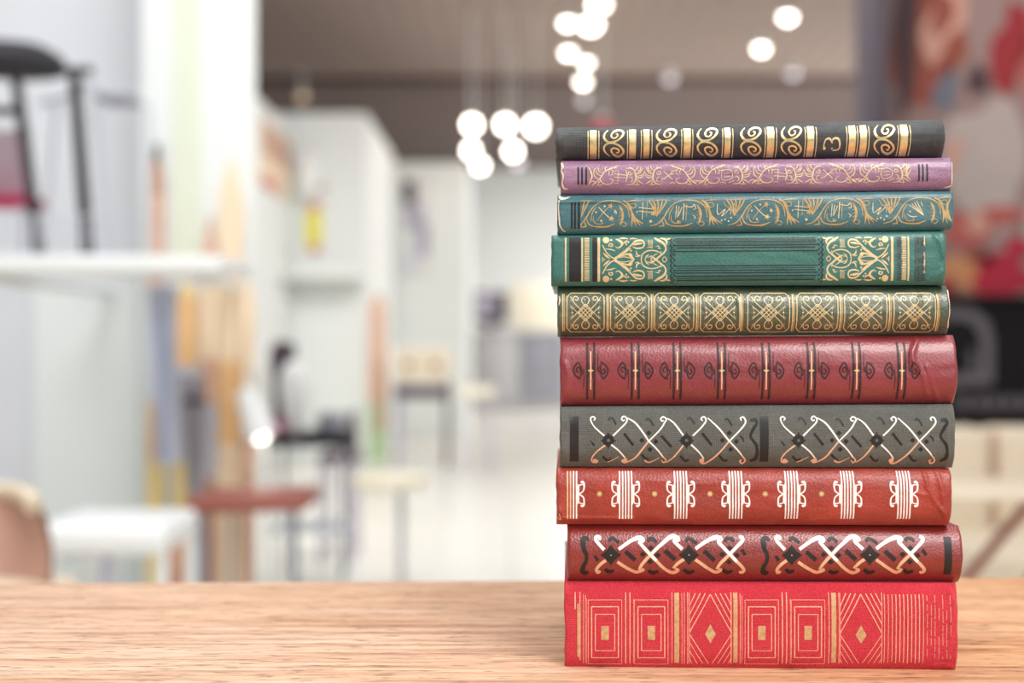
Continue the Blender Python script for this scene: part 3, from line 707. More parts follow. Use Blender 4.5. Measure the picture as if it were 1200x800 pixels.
# --- 8 brick red, groups of white lines
B8 = mk(7, 652, 1116, .006, 3.6, 2.2, wob=.0003, creases=(([(655, 606), (880, 607.5), (1113, 609)], 2.4, .0009), ([(1085, 552), (1087, 570), (1095, 586), (1106, 600)], 2.2, .0008), ([(1100, 552), (1105, 580), (1108, 605)], 3, .0007), ([(1076, 577), (1086, 579)], 2, .0005), ([(655, 596), (660, 606)], 2.4, .0006), ([(760, 562), (820, 566), (900, 563)], 2, .0002)))
for gi, cx in enumerate((668.6, 733.2, 797.7, 862.3, 927.7, 993.5, 1059.4)):
    for q in range(5):
        if gi == 0 and q == 0: continue
        B8.bar(cx+(q-2)*3.5-.85, cx+(q-2)*3.5+.85, 551.5, 607, 3 if gi == 0 and q < 3 else 1)
    for f in (1, -1):
        if gi == 0 and f == -1: continue
        for fy in (1, -1):
            g = lambda x, y: (cx+f*(x-809)/9.23, 577.6+fy*(y-362)/9.23)
            B8.poly([g(874, 362), (g(874, 232)), g(888, 258), g(905, 278), g(902, 362)], 1)
            B8.stroke([(900, 268), (925, 262), (952, 262)], [1.6, 1.2, .8], 1, 0, True, g)
            B8.stroke([(925, 246), (936, 232), (952, 244), (956, 285), (948, 325), (920, 350), (890, 362)], [3.0, 3.2, 2.4, 1.8, 1.7, 1.6, 1.6], 1, 0, True, g)
for k, x in enumerate((702.5, 767, 832, 896.7, 962.7)): B8.dot(x, 577.4, 3.3, 2); B8.dot(x, 577.4, 1.8, 4, 1)
B8.stroke([(653, 605), (657, 608), (655, 600)], [.6, 1.2, .6], 3, 1)
c8 = cloth('brick_red_leather', (172, 62, 46), (142, 48, 38), .42, .55, 'leather', .4, (.2, (210, 120, 105)), 800)
B8.build('brick red leather book with groups of white lines and tan dots', [c8, M['white'], M['tan'], M['peach'], M['palegold']], c8)

# --- 9 dark red, bold white lattice
B9 = mk(8, 665, 1129, .0085, 2.6, 1.6, wob=.0002)
for ox in (0, 211.8):
    tf = lambda x, y: (645+ox+x/9.23, 610+y/9.23)
    sw = lambda w, f: [q*f for q in w] if isinstance(w, list) else w*f
    W_ = lambda p, w: B9.stroke(p, sw(w, 1.22), 1, 1, tf=tf)
    T_ = lambda p, w: B9.stroke(p, sw(w, 1.18), 3, 0, tf=tf)
    K_ = lambda p, w: B9.stroke(p, sw(w, 1.2), 2, 0, tf=tf)
    K_([(412, 205), (398, 178), (355, 185), (352, 230), (362, 290), (390, 355), (385, 420), (355, 480), (352, 535), (385, 552), (402, 530)], [2.6, 4, 5, 5.4, 4.4, 3.6, 3.6, 4.4, 5.4, 4.8, 2.6])
    W_([(528, 195), (535, 168), (505, 160), (490, 188), (530, 240), (582, 295)], [2, 3, 3.2, 3.2, 3.2, 3.4])
    W_([(738, 290), (810, 240), (880, 198), (955, 172), (1000, 188), (985, 208), (955, 206)], [3.3, 3.3, 3.4, 4, 4.4, 4, 2.6])
    W_([(955, 206), (1010, 270), (1085, 350), (1150, 415)], [3, 3.2, 3.4, 3]); T_([(1140, 405), (1205, 475), (1270, 525), (1330, 548), (1385, 520), (1352, 498)], [3, 3.1, 3.2, 3.6, 3.4, 2])
    T_([(600, 408), (540, 455), (500, 510), (515, 548), (542, 528)], [3.2, 3.2, 3.2, 3.4, 2.4])
    T_([(724, 425), (790, 470), (860, 512), (935, 542), (1008, 515), (985, 505)], [3.2, 3.2, 3.2, 3.4, 3.2, 2])
    T_([(960, 512), (990, 455), (1040, 395), (1085, 350)], [2.6, 3.2, 3.2, 3]); W_([(1085, 350), (1150, 282), (1215, 228), (1290, 170), (1350, 160), (1388, 190), (1340, 202), (1380, 245), (1428, 290)], [3.2, 3.2, 3.4, 4, 4.4, 4, 3.2, 3.2, 3.4])
    T_([(1445, 395), (1380, 440), (1330, 495)], [3.2, 3.2, 2.6])
    W_([(1570, 285), (1640, 235), (1720, 192), (1800, 168), (1850, 185), (1822, 212), (1870, 268), (1940, 340), (2020, 425)], [3.3, 3.3, 3.4, 4.2, 4.2, 3.6, 3.2, 3.4, 3])
    T_([(2010, 415), (2075, 480), (2098, 525), (2065, 545), (2050, 528)], [3, 3.2, 3.2, 3, 2])
    T_([(1568, 400), (1640, 450), (1720, 505), (1795, 542), (1850, 515), (1820, 505)], [3.2, 3.2, 3.2, 3.4, 3, 2])
    T_([(1800, 505), (1840, 440), (1885, 395), (1940, 340)], [2.6, 3.2, 3.2, 3]); W_([(1940, 340), (2010, 270), (2080, 200), (2080, 168), (2048, 162)], [3.2, 3.2, 3.4, 3.4, 2.6])
    for cx, cy in ((655, 352), (1500, 350)):
        B9.star(*tf(cx, cy), 12, 12, 2, .62, 2); B9.dot(*tf(cx, cy), .9, 4, 3)
    for p in ([(640, 208), (650, 180), (685, 180), (742, 222)], [(1056, 212), (1068, 185), (1110, 182), (1152, 216)], [(1468, 212), (1482, 185), (1515, 184), (1588, 230)], [(1892, 208), (1908, 182), (1955, 180), (1988, 208)]): K_(p, [3, 3.6, 3.4, 3])
    for p in ([(812, 312), (918, 406)], [(1238, 302), (1350, 402)], [(1662, 306), (1776, 410)]): K_(p, 4.2)
    for p in ([(592, 506), (635, 538), (688, 522)], [(1062, 524), (1112, 550), (1172, 532)], [(1442, 510), (1500, 548), (1560, 528)], [(1868, 510), (1920, 545), (1975, 525)]): K_(p, [3.2, 4.2, 2.4])
    for cx in (1085, 1940):
        for dx, dy in ((0, -74), (-84, -6), (76, 4), (-8, 74)): B9.star(*tf(cx+dx, 350+dy), 3.6, 3.2, 2, .75, 0)
    K_([(480, 358), (515, 412)], [2.6, 3.6]); K_([(2068, 292), (2112, 352)], [3.6, 2.6])
B9.bar(1106.8, 1115.6, 627.6, 671.4, 2)
c9 = cloth('oxblood_leather', (140, 39, 34), (126, 33, 29), .33, .8, 'leather', .35, (.04, (205, 130, 125)), 1000)
redp = mat('red_stained_edges', (214, 84, 104), .8, var=.1, scale=120, bump=.3, bscale=900)
B9.build('oxblood red book with bold white and black lattice of crossing strokes', [c9, M['white'], BK, M['peach'], M['tan']], c9, redp)

# --- 10 crimson cloth, gilt lines, squares and diamonds
B10 = mk(9, 661.5, 1123, .005, 5, 2.3, wob=.00035, creases=(([(1114, 690), (1118, 705), (1115, 725), (1114, 750), (1110, 770)], 2.6, .0009), ([(1096, 779), (1108, 777), (1118, 781)], 2.4, .0008), ([(664, 690), (672, 706), (668, 740)], 4, .0005)))
L_ = lambda x, y0=693, y1=776, mi=1, wd=.9: B10.bar(x-wd/2, x+wd/2, y0, y1, mi)
def ln(p, q, wd=.9, mi=1): B10.stroke([p, q], wd, mi, 0, False)
L_(674, 692.5, 712, 1, 1.3); L_(679.7, 692.5, 772, 1, 1.2); B10.bar(676.5, 680.5, 706, 768, 2, 0); L_(683.5, 695, 776, 1, .6); L_(687.5, 700, 776, 1, .5)
for cx in (709, 763.3, 892.7, 947):
    for hw, y0, y1, wd in ((19.6, 701.6, 776.6, .7), (15.7, 709.2, 768.8, 1.35), (11.4, 718, 760.4, 1.1)):
        ln((cx-hw, y0), (cx+hw, y0), wd); ln((cx-hw, y1), (cx+hw, y1), wd*.8, 1); ln((cx-hw, y0), (cx-hw, y1), wd); ln((cx+hw, y0), (cx+hw, y1), wd)
    B10.bar(cx-4.4, cx+4.4, 731.5, 747.8, 2)
    ln((cx+24.3, 693), (cx+24.3, 776), 1.3 if cx in (709, 892.7) else .7); 
    if cx in (709, 892.7): ln((cx+29.3, 693), (cx+29.3, 776), 1.2); ln((cx+33.6, 700), (cx+33.6, 776), .6); ln((cx-23, 696), (cx-23, 776), .6)
for a, c in ((790.3, 796), (859.4, 864.3), (974.4, 980)): B10.bar(a, c, 693.5, 775, 2); L_(a-2.8, 694, 776, 1, .7); L_(c+3.2, 694, 776, 1, .7)
for cx, y in ((832.5, 741), (1009, 742)):
    hw = 24.5
    L_(cx-hw, 693, 776, 1, .8); L_(cx+hw, 693, 776, 1, .8)
    ln((cx, 695), (cx-hw, y-2), 1.2); ln((cx, 695), (cx+hw, y-2), 1.2); ln((cx-hw, y), (cx-2, 776), 1.0); ln((cx+hw, y), (cx+2, 776), .9)
    for d in (1, 2, 3):
        for f in (1, -1):
            ln((cx+f*(d*5.8), 694), (cx+f*hw, y-2-d*10.4), 1.1); ln((cx+f*hw, y+d*9.5), (cx+f*(hw-22+d*6.3), 776), .8)
    B10.poly([(cx, y-11.5), (cx+6.4, y), (cx, y+10.5), (cx-6.4, y)], 2)
    if cx < 900: L_(802, 693, 776, 1, .7); L_(806, 693, 776, 1, 1.0)
for k in range(18):
    x = 1036.5+k*4.55
    if k < 11: L_(x, 695, 776-random.random()*3, 1, 1.1 if 2 < k < 10 else .8)
    else:
        y = 696
        while y < 768:
            h = random.uniform(5, 18)
            if random.random() < .75: L_(x, y, min(770, y+h), 1, .6)
            y += h+random.uniform(1, 5)
c10 = cloth('crimson_cloth', (220, 53, 70), (211, 46, 63), .5, .45, 'cloth', .6, (.04, (240, 120, 135)))
B10.build('crimson cloth book with gilt squares, diamonds and lines, bottom of the stack', [c10, M['pink'], M['brass']], c10)

# ------------------------------------------------------------------ background materials
M['wall'] = mat('white_paint', (234, 238, 236), .7, var=.02, scale=1.5)
M['coolwall'] = mat('cool_white_paint', (219, 221, 226), .7, var=.02, scale=1.5)
M['floor'] = None
M['lacquer'] = mat('white_lacquer', (240, 242, 241), .35, var=.015, scale=2)
M['palegreen'] = mat('pale_green_paper', (226, 232, 212), .8, var=.03, scale=3)
M['soffit'] = mat('dark_brown_board', (104, 86, 82), .7, var=.08, scale=2)
M['darkmetal'] = mat('black_metal', (30, 24, 28), .5, .1, var=.1, scale=20)
M['charcoal'] = mat('charcoal_fabric', (50, 48, 55), .8, var=.12, scale=30, bump=.3, bscale=300)
M['crimson'] = mat('crimson_plastic', (190, 40, 92), .4, var=.05)
M['rose'] = mat('rose_plastic', (236, 212, 226), .3, var=.05)
M['greywire'] = mat('grey_wire', (150, 150, 160), .4, .4, var=.05)
M['palewire'] = mat('pale_wire', (204, 206, 216), .4, .2, var=.05)
M['tanshell'] = mat('tan_shell', (192, 152, 136), .6, var=.04, scale=4)
M['cream'] = mat('cream_lacquer', (238, 230, 208), .45, var=.03, scale=4)
M['creamfab'] = mat('cream_fabric', (222, 206, 182), .85, var=.05, scale=20, bump=.3, bscale=250)
M['brownred'] = mat('red_brown_wood', (150, 84, 72), .5, var=.12, scale=9)
M['brown'] = mat('brown_wood', (190, 148, 124), .55, var=.15, scale=9)
M['tanwood'] = mat('tan_wood', (246, 222, 190), .55, var=.08, scale=9)
M['rust'] = mat('rust_paint', (224, 182, 158), .55, var=.15, scale=9)
M['orange'] = mat('orange_paint', (238, 192, 136), .5, var=.08, scale=9)
M['yellow'] = mat('yellow_paint', (244, 218, 146), .5, var=.08, scale=9)
M['lime'] = mat('lime_yellow_card', (236, 226, 82), .6, var=.04, scale=9)
M['redcard'] = mat('red_card', (214, 120, 110), .6, var=.04, scale=9)
M['bluegrey'] = mat('blue_grey_cloth', (216, 222, 238), .9, var=.07, scale=14)
M['lilac'] = mat('lilac_metal', (190, 182, 200), .4, .2, var=.05)
M['green'] = mat('green_paint', (178, 204, 160), .6, var=.08)
M['plum'] = mat('dark_plum', (72, 52, 66), .5, var=.12, scale=12)
M['midgrey'] = mat('grey_panel', (178, 178, 180), .6, var=.05, scale=3)
M['blackpanel'] = mat('black_panel', (26, 23, 25), .9, spec=.15, var=.15, scale=3)
M['emblem'] = mat('grey_emblem', (92, 86, 90), .6, var=.05)
M['column'] = mat('grey_violet_column', (72, 64, 72), .6, var=.05)
M['magenta'] = mat('magenta_glaze', (170, 60, 110), .4, var=.05)
M['violetgrey'] = mat('violet_grey_print', (176, 172, 190), .7, var=.12, scale=9)
M['easelgrey'] = mat('easel_grey', (150, 140, 146), .6, var=.1)
M['lampwhite'] = mat('lamp_housing', (226, 226, 224), .4, var=.02)
M['bulb'] = mat('lit_bulb', (255, 246, 232), .4, var=.0, emit=11)
M['bulbdim'] = mat('dim_lit_bulb', (236, 228, 236), .4, var=.0, emit=1.1)
M['bulbwarm'] = mat('warm_dim_bulb', (255, 224, 176), .4, var=.0, emit=.8)
M['redglass'] = mat('red_glass', (190, 60, 80), .4, var=.04, emit=.12)

def floor_mat():
    m, nt, b = new_mat('pale_floor_tiles'); N = nt.nodes; L = nt.links
    tc = N.new('ShaderNodeTexCoord'); br = N.new('ShaderNodeTexBrick'); br.offset = 0
    br.inputs['Color1'].default_value = rgb(236, 234, 226); br.inputs['Color2'].default_value = rgb(231, 228, 220)
    br.inputs['Mortar'].default_value = rgb(206, 202, 192); br.inputs['Scale'].default_value = 1
    br.inputs['Brick Width'].default_value = .8; br.inputs['Row Height'].default_value = .8; br.inputs['Mortar Size'].default_value = .006
    L.new(tc.outputs['Object'], br.inputs['Vector']); L.new(br.outputs['Color'], b.inputs['Base Color'])
    b.inputs['Roughness'].default_value = .25; return m
def slat_mat():
    m, nt, b = new_mat('slatted_ceiling'); N = nt.nodes; L = nt.links
    tc = N.new('ShaderNodeTexCoord'); wv = N.new('ShaderNodeTexWave'); wv.inputs['Scale'].default_value = 1.6; wv.inputs['Distortion'].default_value = .2
    L.new(tc.outputs['Object'], wv.inputs['Vector'])
    rp = N.new('ShaderNodeValToRGB'); rp.color_ramp.elements[0].color = rgb(148, 130, 122); rp.color_ramp.elements[1].color = rgb(164, 146, 138)
    L.new(wv.outputs['Fac'], rp.inputs[0]); L.new(rp.outputs[0], b.inputs['Base Color']); b.inputs['Roughness'].default_value = .8
    return m

# ------------------------------------------------------------------ shell of the shop
struct(MB().box(-5, 9, -7, 22.6, -.06, 0), 'floor', floor_mat(), smooth=False)
struct(MB().box(-4.2, 9, 7.4, 14.9, 3.70, 3.8), 'ceiling', slat_mat(), smooth=False)
struct(MB().box(-4.2, 9, 14.9, 22.6, 3.62, 3.8), 'ceiling', M['soffit'], smooth=False)
struct(MB().box(-2.2, 9, 22.2, 22.4, 0, 3.66), 'wall_back', M['wall'], smooth=False)
struct(MB().box(-3.2, -.92, 4.75, 4.85, 0, 3.0), 'wall_left', M['coolwall'], smooth=False)
struct(MB().hexa([(x_, y_, z_) for x_, xb_ in ((X(165, 4.15), X(165, 4.15)), (X(300, 4.15), X(294, 4.85))) for y_ in (4.15, 4.85) for z_ in (0, 3.0) for x_ in ((x_,) if y_ == 4.15 else (xb_,))], .004), 'trim_1', M['wall'])
struct(MB().box(X(203, 4.145), X(236, 4.145), 4.142, 4.15, 1.15, 3.0), 'trim_2', M['palegreen'], smooth=False)
struct(MB().box(-1.95, -1.74, 4.9, 11.2, 0, 2.6, .01), 'wall_left', M['wall'])
struct(MB().box(-2.0, -1.142, 11.2, 13.7, 0, 2.72, .01), 'wall_left', M['wall'])
struct(MB().box(-1.9, -.43, 13.75, 15.2, 0, 2.65, .01), 'wall_left', M['wall'])
struct(MB().box(X(1012, 6.8), X(1042, 6.8), 6.8, 6.98, 0, 3.72, .006), 'trim_3', M['column'])
struct(MB().box(X(1042, 7.0), 6.0, 7.12, 7.3, 0, 3.72), 'wall_right', M['column'], smooth=False)
struct(MB().box(X(40, 4.72), X(165, 4.72)-.006, 4.72, 4.75, 0, 1.12), 'trim_4', M['wall'], smooth=False)

# ------------------------------------------------------------------ left shelf and what stands on it
SH = 1.13
sx0, sx1 = X(-120, 3.45), X(259, 3.45)
t = empty('wall_shelf', (sx0, 3.87, SH-.038), 'long white shelf across the left, carrying the black stool', 'shelf')
part(t, 'shelf_board', M['lacquer'], MB().box(sx0, sx1, 3.45, 3.87, SH-.038, SH, .004))
for x in (-1.33, -.80):
    part(t, 'bracket', M['lacquer'], MB().box(x-.012, x+.012, 3.55, 4.75 if x < -1.1 else 4.15, SH-.062, SH-.038, .003))

def stick(px0, py0, px1, py1, Y0, Y1, r, n=8):
    return MB().tube([P(px0, py0, Y0), P(px1, py1, Y1)], r, n)
y = 3.62
t = empty('stool', (X(20, y), y, SH), 'black metal stool with charcoal seat pad standing on the white shelf', 'stool')
bz = lambda Y: 400-(SH+.001-HC)*F/Y
part(t, 'seat_pad', M['charcoal'], MB().lathe([(.001, .0), (.135, .004), (.143, .02), (.13, .045), (.09, .068), (.04, .078), (.001, .08)], (X(8, y), y+.02, Z(84, y)), 32))
b = MB(); b.tube([P(-42, 83, y-.1), P(105, 83, y-.1)], .011); b.tube([P(-42, 83, y+.14), P(100, 83, y+.14)], .011)
b.tube([P(105, 83, y-.1), P(100, 83, y+.14)], .011); b.tube([P(-42, 83, y-.1), P(-42, 83, y+.14)], .011)
part(t, 'seat_frame', M['darkmetal'], b)
for a in ((18, 84, 46, y-.1, y-.12), (87, 84, 104, y-.1, y-.13), (-42, 84, -60, y-.1, y-.13), (86, 84, 102, y+.14, y+.15)):
    part(t, 'leg', M['darkmetal'], MB().tube([P(a[0], a[1], a[3]), (X(a[2], a[4]), a[4], SH)], .0145))
part(t, 'stretcher', M['darkmetal'], stick(-50, 130, 24, 130, y-.1, y-.1, .012))

y = 3.76
t = empty('chair', (X(5, y), y, SH), 'pink chair with crimson seat behind the black stool', 'chair')
part(t, 'seat', M['crimson'], MB().box(X(-45, y), X(44, y), y-.09, y+.07, Z(244, y), Z(231, y), .006))
part(t, 'backrest', M['rose'], MB().box(X(-45, y), X(27, y), y+.055, y+.07, Z(232, y), Z(148, y), .006), 'translucent looking rose backrest')
for px, yy in ((-40, y-.08), (38, y-.08), (-40, y+.06), (20, y+.06)):
    part(t, 'leg', M['palewire'], MB().tube([(X(px, y), yy, Z(240, y)), (X(px, y), yy, SH)], .005))
y = 3.80
t = empty('chair', (X(140, y), y, SH), 'thin grey wire chair on the shelf to the right of the black stool', 'chair')
part(t, 'seat', M['greywire'], MB().box(X(119, y), X(163, y), y-.05, y+.05, Z(122, y), Z(114, y), .004))
part(t, 'backrest', M['palewire'], MB().tube([P(44, 122, y), P(80, 114, y), P(108, 98, y), P(122, 112, y)], .006))
for a in ((109, 100, 128), (174, 122, 176), (66, 122, 50)):
    b = MB(); b.tube([P(a[0], a[1], y), (X(a[2], y), y, SH)], .005)
    if a[0] == 174: b.tube([P(163, 118, y), P(174, 122, y)], .005)
    if a[0] == 66: b.tube([P(66, 122, y), P(66, 117, y)], .005)
    part(t, 'leg', M['palewire'], b)
y = 3.475
b = MB()
for k in range(20):
    px = -30+k*9.4; b.tube([(X(px, y), y, SH+.004), P(px, 254, y)], .0022, 6)
for py in (254, 276): b.tube([P(-32, py, y), P(151, py, y)], .0028, 6)
b.tube([(X(-32, y), y, SH+.004), (X(151, y), y, SH+.004)], .0035, 6)
tag(b.build('wire_rack', M['palewire']), 'low pale wire rail along the front of the white shelf', 'rack')

# ------------------------------------------------------------------ painted boards leaning on the partition
def board(px, w, top, y, segs, label, tip=None, lean=.03, shape='taper', grp='tall painted boards by the white partition'):
    """tall narrow board, bands of colour from the top down: (row, material)"""
    mats = []; b = MB(); zt = Z(top, y); x = X(px, y); hw = w/F*y/2; n = 60
    prof = []
    for i in range(n+1):
        z = zt*(1-i/n); d = zt-z
        k = min(1, (d/(.16 if shape == 'taper' else .05)))
        wd = hw*(.18+.82*math.sin(k*PI/2)) * (1+.06*math.sin(d*14))
        prof.append((z, wd))
    for i in range(n):
        (z0, w0), (z1, w1) = prof[i], prof[i+1]; row = 400-(z0+z1-2*HC)/2*F/y
        m = segs[0][1]
        for r, mm in segs:
            if row >= r: m = mm
        if m not in mats: mats.append(m)
        l0, l1 = lean*z0/zt, lean*z1/zt
        vs = [(x-w0, y+l0, z0), (x+w0, y+l0, z0), (x+w1, y+l1, z1), (x-w1, y+l1, z1), (x-w0, y+.016+l0, z0), (x+w0, y+.016+l0, z0), (x+w1, y+.016+l1, z1), (x-w1, y+.016+l1, z1)]
        fs = [(0, 1, 2, 3), (7, 6, 5, 4), (0, 3, 7, 4), (1, 5, 6, 2)]
        if i == 0: fs.append((0, 4, 5, 1))
        if i == n-1: fs.append((3, 2, 6, 7))
        b.add(vs, fs, mats.index(m))
    return tag(b.build('painted_board', [M[m] for m in mats], smooth=False), label, 'board', grp)
board(180, 17, 166, 4.08, [(0, 'charcoal'), (182, 'brown'), (230, 'rust'), (345, 'bluegrey'), (470, 'orange'), (540, 'yellow')], 'brown board with dark tip, leftmost of the tall boards by the partition')
board(243, 17, 254, 4.06, [(0, 'rust'), (330, 'tanwood'), (420, 'rust'), (470, 'palewire'), (560, 'brown')], 'reddish brown board standing left of the tallest tan board')
board(268, 27, 188, 4.07, [(0, 'tanwood'), (428, 'orange'), (520, 'tanwood')], 'tallest tan wooden board by the right edge of the partition')
board(216, 24, 332, 4.02, [(0, 'yellow'), (345, 'orange'), (432, 'palewire'), (545, 'yellow')], 'short yellow and orange board under the right end of the shelf', shape='round')
board(289, 13, 330, 4.0, [(0, 'tanwood'), (470, 'brown')], 'slim tan board beside the white lamp', shape='round')
b = MB(); y = 3.83; n = 16; vs = []; fs = []
for i in range(n+1):
    for j in range(13):
        f = j/12; py = 338+f*205; px = 174+(i/n)*(34-12*f)+8*f
        p = P(px, py, y); vs.append((p[0], y+.012*math.sin(i*1.5+f*2), p[2]))
for i in range(n):
    for j in range(12): o = i*13+j; fs.append((o, o+1, o+14, o+13))
nn = len(vs); vs += [(a, bb+.006, c) for a, bb, c in vs]
fs += [tuple(q+nn for q in reversed(f)) for f in fs]
b.add(vs, fs)
b.tube([P(172, 337, y), P(212, 337, y)], .006); b.tube([P(192, 337, y), (X(192, y), y, SH-.038)], .004)
tag(b.build('hanging_cloth', M['bluegrey']), 'pale blue cloth hanging below the shelf among the painted boards', 'cloth')
y = 3.92
t = empty('folding_easel', (X(230, y), y, 0), 'dark grey folded easel leaning between the painted boards', 'easel')
for a in ((214, 438, 240), (226, 445, 236), (234, 440, 246)):
    part(t, 'leg', M['greywire'] if a[0] == 226 else M['easelgrey'], MB().tube([P(a[0], a[1], y+.05), (X(a[2], y), y-.03, 0)], .009))
part(t, 'crossbar', M['charcoal'], stick(214, 470, 240, 470, y+.035, y+.035, .009))

# ------------------------------------------------------------------ stools, lamp and table, left of centre
y = 3.6
zs = Z(585, y)
t = empty('stool', (X(299, y), y, 0), 'low stool with red-brown wooden seat and thin grey legs', 'stool')
part(t, 'seat', M['brownred'], MB().box(X(229, y), X(369, y), y-.13, y+.14, zs-.02, zs+.02, .014, seg=3, rot=Matrix.Rotation(-.03, 3, 'Y')))
for px, dx, yy in ((248, -6, y-.1), (350, 6, y-.1), (262, -4, y+.11), (338, 4, y+.11)):
    part(t, 'leg', M['greywire'], MB().tube([(X(px, y), yy, zs-.015), (X(px+dx, y), yy, 0)], .007))
y = 3.95
t = empty('floor_lamp', (X(312, y), y+.06, 0), 'white floor lamp with tilted cone head above the red-brown stool', 'lamp')
a = Vector(P(288, 458, y)); c = Vector(P(307, 512, y)); d = (c-a); q = Vector((0, 0, 1)).rotation_difference(d.normalized()).to_matrix()
l = d.length
part(t, 'lamp_shade', M['lacquer'], MB().lathe([(.001, -.01), (.02, -.006), (.03, .01), (.046, l), (.043, l), (.028, .02), (.001, .012)], a, 28, 0, q))
part(t, 'bulb', M['bulb'], MB().lathe([(.001, -.03), (.02, -.025), (.03, 0), (.02, .022), (.001, .027)], a+d*.86, 18, 0, q))
part(t, 'pole', M['lampwhite'], MB().tube([tuple(a+Vector((0, .01, .0))), P(296, 430, y+.03), P(308, 445, y+.06), (X(312, y), y+.06, .02)], .007))
part(t, 'base', M['lampwhite'], MB().lathe([(.001, 0), (.12, 0), (.12, .012), (.02, .022), (.001, .022)], (X(312, y), y+.06, 0)))
y = 5.5
t = empty('side_table', (X(365, y), y, 0), 'small black table behind the red-brown stool', 'table')
zt = Z(506, y)
part(t, 'table_top', M['blackpanel'], MB().box(X(317, y), X(412, y), y-.17, y+.17, zt-.045, zt, .006))
for px, yy in ((322, y-.15), (407, y-.15), (326, y+.15), (400, y+.15)):
    part(t, 'leg', M['greywire'], MB().tube([(X(px, y), yy, zt-.04), (X(px, y), yy, 0)], .009))
part(t, 'lower_shelf', M['palewire'], MB().box(X(320, y), X(408, y), y-.14, y+.14, .2, .215, .003))
s = (1/F*y)
tag(MB().lathe([(.001, 0), (.045, 0), (.05, .02), (.04, .1), (.045, .2), (.055, .27), (.048, .335), (.03, .35), (.001, .352)], (X(328, y), y+.08, zt)).build('vase', M['plum']), 'dark plum vase at the left of the small black table', 'vase')
tag(MB().lathe([(.001, 0), (.03, 0), (.035, .03), (.05, .12), (.06, .2), (.045, .25), (.02, .275), (.001, .28)], (X(347, y), y-.05, zt)).build('vase', M['lampwhite']), 'round white vase in front of the dark plum vase', 'vase')
tag(MB().lathe([(.001, 0), (.025, 0), (.04, .02), (.042, .05), (.036, .05), (.034, .02), (.001, .012)], (X(330, y), y-.14, zt)).build('bowl', M['magenta']), 'small magenta bowl beside the white vase on the black table', 'bowl')
tag(MB().lathe([(.001, 0), (.05, 0), (.055, .04), (.05, .075), (.001, .078)], (X(388, y), y, zt)).build('pot', M['greywire']), 'grey lidded pot at the right of the black table', 'pot')
y = 6.1
t = empty('chair', (X(402, y), y, 0), 'dark plum chair with slim legs behind the black table', 'chair')
zc = Z(534, y)
part(t, 'seat', M['plum'], MB().box(X(378, y), X(420, y), y-.14, y+.14, zc-.02, zc+.02, .01))
part(t, 'backrest', M['plum'], MB().box(X(410, y), X(416, y), y-.13, y+.13, zc+.02, zc+.19, .008))
for px, yy in ((381, y-.12), (417, y-.12), (381, y+.12), (417, y+.12)):
    part(t, 'leg', M['lilac'], MB().tube([(X(px, y), yy, zc-.015), (X(px, y), yy, 0)], .01))

# ------------------------------------------------------------------ tan shell chair and white bench, lower left
y = 2.45
t = empty('chair', (X(-40, y), y-.1, 0), 'tan shell chair at the lower left corner behind the table', 'chair')
b = MB(); vs = []; fs = []; nu, nv = 28, 22; xc = X(-34, y); hw = X(74, y)-xc; zb, ztop = Z(680, y), Z(579, y)
for i in range(nu+1):
    a = -1+2*i/nu
    for j in range(nv+1):
        v = j/nv
        wd = hw*(1-.20*v**2.2); wd *= 1 if v < .8 else math.sqrt(max(0, 1-((v-.8)/.2)**2*.12))
        topc = (1-.12*abs(a)**6)
        vs.append((xc+a*wd, y+.02-.10*abs(a)**2+.05*v, zb+(ztop-zb)*v*topc))
for i in range(nu):
    for j in range(nv): o = i*(nv+1)+j; fs.append((o, o+1, o+nv+2, o+nv+1))
m_ = len(vs)
vs2 = [(p[0], p[1]+.018, p[2]) for p in vs]
ring = [i*(nv+1) for i in range(nu+1)]+[nu*(nv+1)+j for j in range(1, nv+1)]+[i*(nv+1)+nv for i in range(nu-1, -1, -1)]+[j for j in range(nv-1, 0, -1)]
fs2 = [tuple(q+m_ for q in reversed(f)) for f in fs]
fs3 = [(ring[k], ring[(k+1) % len(ring)], ring[(k+1) % len(ring)]+m_, ring[k]+m_) for k in range(len(ring))]
b.add(vs+vs2, fs+fs2); 
part(t, 'backrest', M['tanshell'], b)
rim = MB(); rim.tube([vs[i*(nv+1)+nv] for i in range(nu+1)], .016, 10)
part(t, 'rim', M['creamfab'], rim, 'pale cream rim')
b = MB(); b.box(xc-hw, xc+hw+.02, y-.40, y+.04, zb-.035, zb+.004, .017, seg=3); part(t, 'seat', M['creamfab'], b, 'cream seat')
for sx in (-.8, .85):
    for yy in (-.33, -.02): part(t, 'leg', M['tanwood'], MB().tube([(xc+sx*hw*.8, y+yy, zb-.03), (xc+sx*hw, y+yy*1.05, 0)], .014, r2=.009))
y = 3.0
t = empty('bench', (X(137, y), y, 0), 'low white bench with thick rounded top at the lower left', 'bench')
part(t, 'seat', M['lacquer'], MB().box(X(62, y), X(212, y), y-.14, y+.18, Z(640, y), Z(606, y), .02, seg=4))
for px, yy in ((80, y-.11), (205, y-.11), (80, y+.15), (205, y+.15)):
    part(t, 'leg', M['lacquer'], MB().tube([(X(px, y), yy, Z(636, y)), (X(px, y), yy, 0)], .012))
part(t, 'stretcher', M['lilac'], MB().tube([P(74, 649, y-.11), P(126, 649, y-.11), (X(126, y), y-.11, .02)], .010), 'lilac bent rail')
y = 3.3
tag(MB().lathe([(.001, 0), (.03, 0), (.035, .1), (.03, .28), (.036, .38), (.03, .44), (.016, .46), (.001, .462)], (X(209, y), y, 0)).build('vase', M['brown']), 'slim brown floor vase at the right end of the white bench', 'vase')

